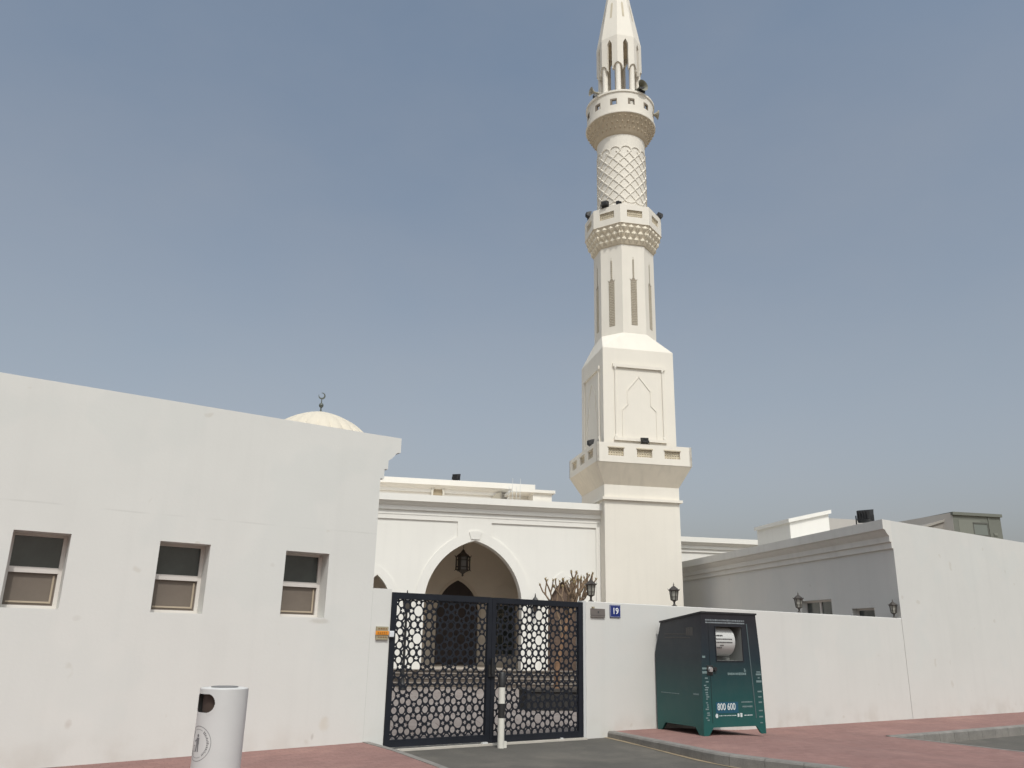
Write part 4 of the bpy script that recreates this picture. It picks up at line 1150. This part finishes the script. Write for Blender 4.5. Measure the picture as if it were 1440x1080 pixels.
# round lattice shaft
MB().lathe([(1.12,18.6),(1.12,19.62),(1.075,19.66),(1.07,23.3)], 64).build('round_shaft', MCREAM, mn, smooth=True)
lt = MB(); zb, zt_ = 19.84, 22.28; NR = 14; R = 1.072
def ribseg(a, z, a2, z2, w_=.026, h_=.032):
    p = Vector((R*cos(a), R*sin(a), z)); q = Vector((R*cos(a2), R*sin(a2), z2)); am = (a+a2)/2
    o_ = Vector((cos(am), sin(am), 0)); d = (q-p).normalized(); s_ = d.cross(o_)*w_
    vs = [p-s_, p+s_, q+s_, q-s_, p-s_*.7+o_*h_, p+s_*.7+o_*h_, q+s_*.7+o_*h_, q-s_*.7+o_*h_]
    lt.add(vs, [(4,5,6,7),(0,4,7,3),(1,2,6,5)])
turns = (zt_-zb)/.52*.5*(2*pi/NR)          # angle covered by each rib
n_ = 22
for k_ in range(NR):
    a = 2*pi*k_/NR
    for s_ in (-1, 1):
        for i in range(n_):
            ribseg(a+s_*turns*2*i/n_, zb+(zt_-zb)*i/n_, a+s_*turns*2*(i+1)/n_, zb+(zt_-zb)*(i+1)/n_)
    # arch between neighbouring ribs at the top and scallop at the foot
    c_ = a+turns*2; hw_ = 2*pi/NR/2
    for i in range(8):
        t0, t1 = pi*i/8, pi*(i+1)/8
        ribseg(c_-hw_+hw_*cos(t0)+hw_*0, zt_+.22*sin(t0), c_-hw_+hw_*cos(t1), zt_+.22*sin(t1))
        ribseg(a+hw_+hw_*cos(t0), zb-.16*sin(t0), a+hw_+hw_*cos(t1), zb-.16*sin(t1), .02, .03)
lt.build('lattice_relief', MCREAM, mn)
# round balcony
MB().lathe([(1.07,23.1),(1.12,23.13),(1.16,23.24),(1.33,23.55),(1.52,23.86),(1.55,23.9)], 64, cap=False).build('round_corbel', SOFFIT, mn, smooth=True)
cb = MB()
for r_ in range(3):
    nn = 36
    for k_ in range(nn):
        a = 2*pi*(k_+.5*(r_%2))/nn; v = r_/3; Rr = 1.17+.36*v; z = 23.28+.60*v
        hw_ = pi/nn*.85
        A = (Rr*cos(a-hw_), Rr*sin(a-hw_), z+.13); B = ((Rr-.03)*cos(a), (Rr-.03)*sin(a), z); C_ = (Rr*cos(a+hw_), Rr*sin(a+hw_), z+.13)
        D_ = ((Rr+.10)*cos(a), (Rr+.10)*sin(a), z+.19); E_ = ((Rr+.13)*cos(a), (Rr+.13)*sin(a), z+.06)
        cb.add([A,B,C_,D_,E_], [(0,1,4),(1,2,4),(2,3,4),(3,0,4)])
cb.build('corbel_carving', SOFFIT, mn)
rp = MB(); NWn = 12; seg = 72
rp.lathe([(1.50,23.88),(1.585,23.90),(1.585,23.98),(1.53,24.0)], 72, cap=False)
rp.lathe([(1.52,24.0),(1.52,24.34)], 72, cap=False).lathe([(1.40,24.34),(1.40,24.0)], 72, cap=False)
rp.lathe([(1.52,24.66),(1.52,24.95),(1.565,24.98),(1.565,25.07),(1.38,25.07),(1.40,24.66)], 72, cap=False)
a_off = -pi/2+pi/NWn*0
for k_ in range(NWn):
    c_ = a_off+2*pi*k_/NWn; hw_ = .155/1.52
    # solid between openings
    s0 = c_+hw_; s1 = c_+2*pi/NWn-hw_; m_ = 6; vs = []
    for i in range(m_+1):
        a = s0+(s1-s0)*i/m_
        for Rr in (1.52,1.40):
            for z in (24.34,24.66): vs.append((Rr*cos(a), Rr*sin(a), z))
    fs = []
    for i in range(m_):
        b = i*4; fs += [(b,b+4,b+5,b+1),(b+2,b+3,b+7,b+6)]
    fs += [(0,1,3,2),(m_*4,m_*4+2,m_*4+3,m_*4+1)]
    rp.add(vs, fs)
    # sill and head of each opening
    for z in (24.34,24.66):
        a, b_ = c_-hw_, c_+hw_
        rp.add([(1.52*cos(a),1.52*sin(a),z),(1.52*cos(b_),1.52*sin(b_),z),(1.40*cos(b_),1.40*sin(b_),z),(1.40*cos(a),1.40*sin(a),z)], [(0,1,2,3)])
rp.lathe([(1.0,23.9),(1.0,24.0)], 32)
rp.lathe([(0.01,24.03),(1.45,24.03),(1.45,24.06),(.01,24.06)], 48, cap=False)
rbo = rp.build('round_balcony', MCREAM, mn, smooth=True)
for k_ in range(NWn):
    c_ = a_off+2*pi*k_/NWn; M_ = Rz(c_+pi/2)
    g1 = MB().box(-.155,-.07,-1.515,-1.42,24.345,24.655).box(-.07,.155,-1.515,-1.42,24.585,24.655).box(.125,.155,-1.515,-1.42,24.345,24.585); MB().join(g1, M_).build('key_pattern', CARVED, rbo)
for v_ in octv(.86, 0): MB().lathe([(.15,24.06),(.15,24.16),(.125,24.2),(.12,27.0)], 16, v_[0], v_[1]).build('column', MCREAM, mn, smooth=True)
# pierced shell and spire
shl_ = MB(); Rs = 1.05; y = -Rs*cos(pi/8); w_ = Rs*sin(pi/8)
poly = [(-w_,26.98)]
for i in range(1,7): t = pi/2*i/6; poly.append((-w_+.24*sin(t), 26.98-.26*(1-cos(t))))
poly += [(-.12,26.66),(-.12,28.08),(0,28.32),(.12,28.08),(.12,26.66)]
for i in range(6,0,-1): t = pi/2*i/6; poly.append((w_-.24*sin(t), 26.98-.26*(1-cos(t))))
poly += [(w_,26.98),(w_,28.47),(-w_,28.47)]
pl = plate(poly, [], y, y+.14)
for i in range(8): shl_.join(pl, face_frame(i))
so = shl_.build('pierced_shell', MCREAM, mn)
octprism([(Rs,28.47),(.64,30.78),(.40,32.2),(.12,33.8),(.05,34.2)]).build('spire', MCREAM, mn)
sp_ = MB()
for i in range(8):
    def yy(z): R_ = Rs+(.64-Rs)*(z-28.47)/(30.78-28.47); return -R_*cos(pi/8)
    g1 = MB(); z0, z1 = 29.72, 30.62
    g1.add([(-.05,yy(z0)-.006,z0),(.05,yy(z0)-.006,z0),(.05,yy(z1)-.006,z1),(0,yy(z1+.12)-.006,z1+.12),(-.05,yy(z1)-.006,z1)], [(0,1,2,3,4)])
    sp_.join(g1, face_frame(i))
sp_.build('spire_slots', CARVE, mn)
dk = MB().lathe([(.7,28.40),(.7,28.46)], 16); dk.build('shell_ceiling', SOFFIT, mn)
fo = finial(MB(), 34.2, 1.6).build('finial', BRONZE, mn)

# ------------------------------------------------------------------ floodlights and loudspeakers
def make_flood(label, loc, rz, group, s=1.0):
    t = thing('floodlight', label, 'floodlight', loc, rz, group)
    b = MB(); b.add([(-.20,-.08,.07),(.20,-.08,.07),(.20,-.15,.42),(-.20,-.15,.42),(-.16,.14,.12),(.16,.14,.12),(.16,.07,.38),(-.16,.07,.38)], [(0,1,2,3),(4,7,6,5),(0,4,5,1),(1,5,6,2),(2,6,7,3),(3,7,4,0)])
    for i in range(5): b.box(-.14+i*.066,-.12+i*.066,.06,.17,.15,.36)
    o = b.build('housing', BLACK, t)
    MB().add([(-.17,-.095,.10),(.17,-.095,.10),(.17,-.158,.39),(-.17,-.158,.39),(-.17,-.085,.10),(.17,-.085,.10),(.17,-.148,.39),(-.17,-.148,.39)],[(0,1,2,3),(7,6,5,4),(0,4,5,1),(1,5,6,2),(2,6,7,3),(3,7,4,0)]).build('glass', mat('flood_glass', (.05,.05,.055), .2), o)
    MB().box(-.235,-.215,-.02,.02,.0,.26).box(.215,.235,-.02,.02,.0,.26).box(-.215,.215,-.02,.02,.0,.015).build('bracket', BLACK, t)
    t.scale = (s,s,s); return t
FG = 'floodlights on the minaret and roofs'
fl = make_flood('big black floodlight on the annex parapet corner, right of the roof box', Mw(13.55, 19.55, H_+.0), AM+pi-.9, FG, 1.0)
def mloc(dx, dy, z): return Mw(MC[0]+dx, MC[1]+dy, z)
dup(fl, Mw(4.62, 34.75, HZ), AM+2.6, 'small black floodlight on the prayer hall roof edge', FG, .8)
dup(fl, mloc(.05, -1.83, 8.82), AM+pi, 'black floodlight on the front of the square lowest minaret balcony', FG, .72)
dup(fl, mloc(-1.83, -.9, 8.82), AM+pi/2, 'black floodlight on the left side of the square lowest minaret balcony', FG, .72)
dup(fl, mloc(-1.15, -1.03, 19.30), AM+pi*.8, 'black floodlight on the octagonal balcony, left one of the front pair', FG, .8)
dup(fl, mloc(-.62, -1.33, 19.30), AM+pi*1.1, 'black floodlight on the octagonal balcony, right one of the front pair', FG, .55)
dup(fl, mloc(-1.56, -.0, 19.30), AM+pi/2, 'black floodlight on the far left corner of the octagonal balcony', FG, .70)
dup(fl, mloc(1.50, -.62, 19.30), AM-pi/2, 'black floodlight on the far right corner of the octagonal balcony', FG, .70)
dup(fl, mloc(-1.35, -.55, 25.07), AM+pi/2, 'black floodlight on the round top balcony, left side', FG, .6)
dup(fl, mloc(.55, -1.38, 25.07), AM, 'black floodlight on the round top balcony, right side', FG, .7)

def make_horn(label, loc, rz, group, m, s=1.0):
    t = thing('loudspeaker', label, 'loudspeaker', loc, rz, group)
    MB().lathe([(.05,-.22),(.06,-.10),(.07,0),(.10,.12),(.17,.24),(.26,.32),(.27,.33)], 20, cap=False).join(MB().lathe([(.055,.05),(.09,.13),(.16,.25),(.25,.325)], 20, cap=False))
    b = MB(); b.lathe([(.07,-.25),(.08,-.22),(.08,-.06),(.05,-.03),(.06,.08),(.10,.17),(.18,.27),(.27,.34),(.275,.35),(.26,.345),(.16,.255),(.08,.15),(.04,.10)], 20)
    Mx = Matrix.Rotation(radians(90), 4, 'X')
    b2 = MB().join(b, Matrix.Translation((0,0,.30)) @ Mx)
    b2.build('horn', m, t, smooth=True)
    MB().tube((0,.12,.25),(0,.12,0),.02).build('bracket', m, t)
    t.scale = (s,)*3; return t
HG = 'horn loudspeakers on the round top balcony'
hn = make_horn('beige horn loudspeaker pointing left off the top balcony', mloc(-1.42,-.85,24.95), AM-pi*.45, HG, HORN, .75)
hn2 = make_horn('large olive horn loudspeaker standing by the lantern columns on the top balcony', mloc(.42,-1.30,25.05), AM+.35, HG, HORNG, 1.0)
dup(hn, mloc(1.35,-.55,24.45), AM+pi*.45, 'beige horn loudspeaker low on the right side of the top balcony', HG, .8)

# ------------------------------------------------------------------ hanging lantern, court lamps
hl_ = thing('hanging_lantern', 'large dark iron lantern hanging in the main arch', 'lantern', Mw(4.64, 31.9, 3.86), AM)
cg = MB(); R0 = .26
for k_ in range(6):
    a = 2*pi*k_/6; b = 2*pi*(k_+1)/6
    cg.tube((R0*cos(a),R0*sin(a),.24),(R0*cos(a),R0*sin(a),.74),.028,seg=6)
    for z in (.24,.36,.62,.74): cg.tube((R0*cos(a),R0*sin(a),z),(R0*cos(b),R0*sin(b),z),.018,seg=5)
    cg.tube((R0*cos(a),R0*sin(a),.70),((R0+.07)*cos(a),(R0+.07)*sin(a),.80),.02,.008,5)
    cg.tube((R0*cos(a),R0*sin(a),.28),((R0+.06)*cos(a),(R0+.06)*sin(a),.20),.018,.008,5)
cg.build('cage', LANT, hl_)
MB().lathe([(.21,.25),(.21,.73)], 6).build('glass', mat('lantern_dim_glass', (.10,.09,.08), .3), hl_)
MB().lathe([(.29,.74),(.20,.82),(.10,.90),(.06,.97),(.03,1.02)], 6).build('cap', LANT, hl_)
MB().lathe([(.01,.0),(.05,.05),(.03,.09),(.12,.16),(.28,.24)], 6).build('base', LANT, hl_)
ch = MB()
for i in range(14): ch.tube((0,0,1.02+i*.055),(0.012*(1 if i%2 else -1),0,1.065+i*.055),.012,seg=5)
ch.build('chain', LANT, hl_)
lp_ = thing('court_lamp_post', 'slim dark lamp post standing in the courtyard, seen behind the left gate leaf', 'lamp post', Mw(2.26, 27.9, 0), AM)
MB().lathe([(.12,0),(.12,.12),(.07,.2),(.045,.35),(.04,2.35),(.06,2.42)], 12).build('pole', BLACK, lp_, smooth=True)
MB().lathe([(.06,2.42),(.11,2.5),(.14,2.74),(.10,2.78)], 6).build('lamp', mat('lamp_dark', (.07,.06,.05), .5), lp_)
MB().lathe([(.17,2.76),(.10,2.86),(.03,2.93),(.012,3.08)], 6).build('cap', BLACK, lp_)
wl = thing('arcade_lantern', 'dark lantern bracketed on the arcade wall right of the main arch', 'lantern', Mw(7.03, 29.88, 2.55), AM)
MB().lathe([(.03,.0),(.07,.06),(.10,.36),(.07,.40)], 6).build('glass', LANT, wl)
MB().lathe([(.14,.38),(.08,.48),(.03,.54),(.012,.66)], 6).build('cap', BLACK, wl)
MB().box(-.02,.02,0,.22,.15,.19).build('bracket', BLACK, wl)

# ------------------------------------------------------------------ planter and bare tree
pt = thing('planter', 'long dark low planter in the courtyard behind the right gate leaf', 'planter', Mw(4.62, 20.35, 0), AM)
o = MB().box(0,2.6,0,.95,0,.42).build('box', HEDGE, pt)
rim = MB().box(-.03,2.63,-.03,.98,.42,.47); rim.build('rim', mat('planter_rim', (.05,.045,.04), .8, .3, 8), pt)
MB().box(.08,2.52,.07,.88,.465,.475).build('soil', mat('soil', (.05,.035,.025), .95, .3, 12), pt)
tr = thing('bare_tree', 'bare frangipani tree with stubby leafless branches, left of the first wall lantern', 'tree', Mw(5.46, 20.85, .46), AM)
tk = MB(); rnd = random.Random(5)
tk.tube((0,0,0),(.03,0,.60),.075,.065,10).tube((.03,0,.60),(.18,.02,1.22),.065,.06,10).tube((.18,.02,1.22),(.32,.02,1.76),.06,.055,10); tk.build('trunk', mat('trunk_bark', (.26,.15,.085), .9, .35, 7), tr)
br_ = MB(); tips = MB()
def limb(p, d, L, r, kids):
    """crooked limb ending in two or three finger-like twigs"""
    q = p
    for i in range(3):
        n2 = q+(d+Vector((rnd.uniform(-.22,.22), rnd.uniform(-.2,.2), rnd.uniform(-.05,.2)))).normalized()*L/3
        br_.tube(q, n2, r*(1-.12*i), r*(1-.12*(i+1)), 7); br_.ball(n2, r*(1-.12*(i+1)), 7, 4); q = n2
        d = (d+Vector((0,0,.12))).normalized()
    if kids == 0:
        tips.ball(q, r*1.15, 7, 5, 1.3)
        for k_ in range(2):
            e_ = Vector((rnd.uniform(-1,1), rnd.uniform(-1,1), rnd.uniform(.3,1.2))).normalized()
            tips.tube(q, q+e_*rnd.uniform(.04,.09), r*.5, .003, 4)
        return
    for k_ in range(kids):
        a = 2*pi*k_/kids+rnd.uniform(-.7,.7)
        e_ = (d+Vector((cos(a)*.5, sin(a)*.5, .1))).normalized()
        limb(q, e_, L*rnd.uniform(.5,.8), r*.74, 0 if kids == 2 and rnd.random() < .6 else (2 if kids == 3 else 0))
top = Vector((.32,.02,1.73)); mid = Vector((.18,.02,1.22))
for p, dx, dy, dzz, L, kd in ((mid,-.36,.1,1,.66,3),(top,-.42,.2,1,.50,2),(top,-.12,-.4,1.1,.55,2),(top,.38,.3,1,.55,3),(top,.85,-.1,.85,.60,3),(top,.72,.5,.8,.55,2),(top,.95,.2,.75,.45,2),(top,.55,-.3,1,.62,2),(top,.15,.2,1,.48,3),(top,.5,.5,1,.5,3)):
    limb(p, Vector((dx,dy,dzz)).normalized(), L, .041, kd)
br_.build('branches', BARK, tr, smooth=True); tips.build('branch_tips', TIPM, tr, smooth=True)

# ------------------------------------------------------------------ world, sun, camera
EL, AZ = radians(56), radians(-76)      # elevation; direction TO the sun measured from +X
wd = bpy.data.worlds.new('World'); S.world = wd; wd.use_nodes = True
nt = wd.node_tree; bg = nt.nodes['Background']
sky = nt.nodes.new('ShaderNodeTexSky'); sky.sky_type = 'NISHITA'; sky.sun_disc = False
sky.sun_elevation = EL; sky.sun_rotation = (pi/2-AZ)
sky.air_density = 1.0; sky.dust_density = 5.0; sky.ozone_density = 1.5
hs = nt.nodes.new('ShaderNodeHueSaturation'); hs.inputs['Saturation'].default_value = .64
nt.links.new(sky.outputs[0], hs.inputs['Color'])
tcw = nt.nodes.new('ShaderNodeTexCoord'); sep = nt.nodes.new('ShaderNodeSeparateXYZ'); nt.links.new(tcw.outputs['Generated'], sep.inputs[0])
rw = nt.nodes.new('ShaderNodeValToRGB'); e = rw.color_ramp.elements
e[0].position = .08; e[0].color = (1.02, .95, .89, 1); e[1].position = .62; e[1].color = (.86, .965, 1.0, 1)
a_ = e.new(.30); a_.color = (.985, .985, .93, 1)
nt.links.new(sep.outputs['Z'], rw.inputs['Fac'])
m1_ = nt.nodes.new('ShaderNodeVectorMath'); m1_.operation = 'MULTIPLY'
nt.links.new(hs.outputs[0], m1_.inputs[0]); nt.links.new(rw.outputs[0], m1_.inputs[1])
mpw = nt.nodes.new('ShaderNodeMapping'); mpw.inputs['Scale'].default_value = (1.2, 1.2, 2.2)
nt.links.new(tcw.outputs['Generated'], mpw.inputs['Vector'])
nw_ = nt.nodes.new('ShaderNodeTexNoise'); nw_.inputs['Scale'].default_value = 2.3; nw_.inputs['Detail'].default_value = 5; nw_.inputs['Roughness'].default_value = .55
nt.links.new(mpw.outputs['Vector'], nw_.inputs['Vector'])
mrw = nt.nodes.new('ShaderNodeMapRange'); mrw.inputs['From Min'].default_value = .35; mrw.inputs['From Max'].default_value = .75
mrw.inputs['To Min'].default_value = 0.0; mrw.inputs['To Max'].default_value = .16
nt.links.new(nw_.outputs['Fac'], mrw.inputs['Value'])
mixw = nt.nodes.new('ShaderNodeMix'); mixw.data_type = 'RGBA'
mixw.inputs['B'].default_value = (3.05, 3.0, 3.05, 1)
nt.links.new(mrw.outputs['Result'], mixw.inputs['Factor']); nt.links.new(m1_.outputs[0], mixw.inputs['A'])
nt.links.new(mixw.outputs['Result'], bg.inputs['Color'])
bg.inputs['Strength'].default_value = .147
sl = bpy.data.lights.new('sun', 'SUN'); sl.energy = 2.05; sl.angle = radians(.8); sl.color = (1, .975, .925)
so = bpy.data.objects.new('sun', sl); COL.objects.link(so)
dsun = Vector((cos(EL)*cos(AZ), cos(EL)*sin(AZ), sin(EL)))
so.rotation_euler = dsun.to_track_quat('Z', 'Y').to_euler()

cd_ = bpy.data.cameras.new('camera'); cam = bpy.data.objects.new('camera', cd_); COL.objects.link(cam)
cd_.sensor_width = 36; cd_.lens = 1156.7/1440*36; cd_.clip_end = 2000; cd_.clip_start = .05
th, ro_ = radians(17.254), radians(1.157)
fwd = Vector((0, cos(th), sin(th))); up = Vector((0, -sin(th), cos(th))); rgt = Vector((1,0,0))
r2 = rgt*cos(ro_)+up*sin(ro_); u2 = -rgt*sin(ro_)+up*cos(ro_)
cam.matrix_world = Matrix(((r2.x,u2.x,-fwd.x,0),(r2.y,u2.y,-fwd.y,0),(r2.z,u2.z,-fwd.z,1.6),(0,0,0,1)))
S.camera = cam
S.view_settings.view_transform = 'Standard'; S.view_settings.look = 'None'; S.view_settings.exposure = 0; S.view_settings.gamma = 1
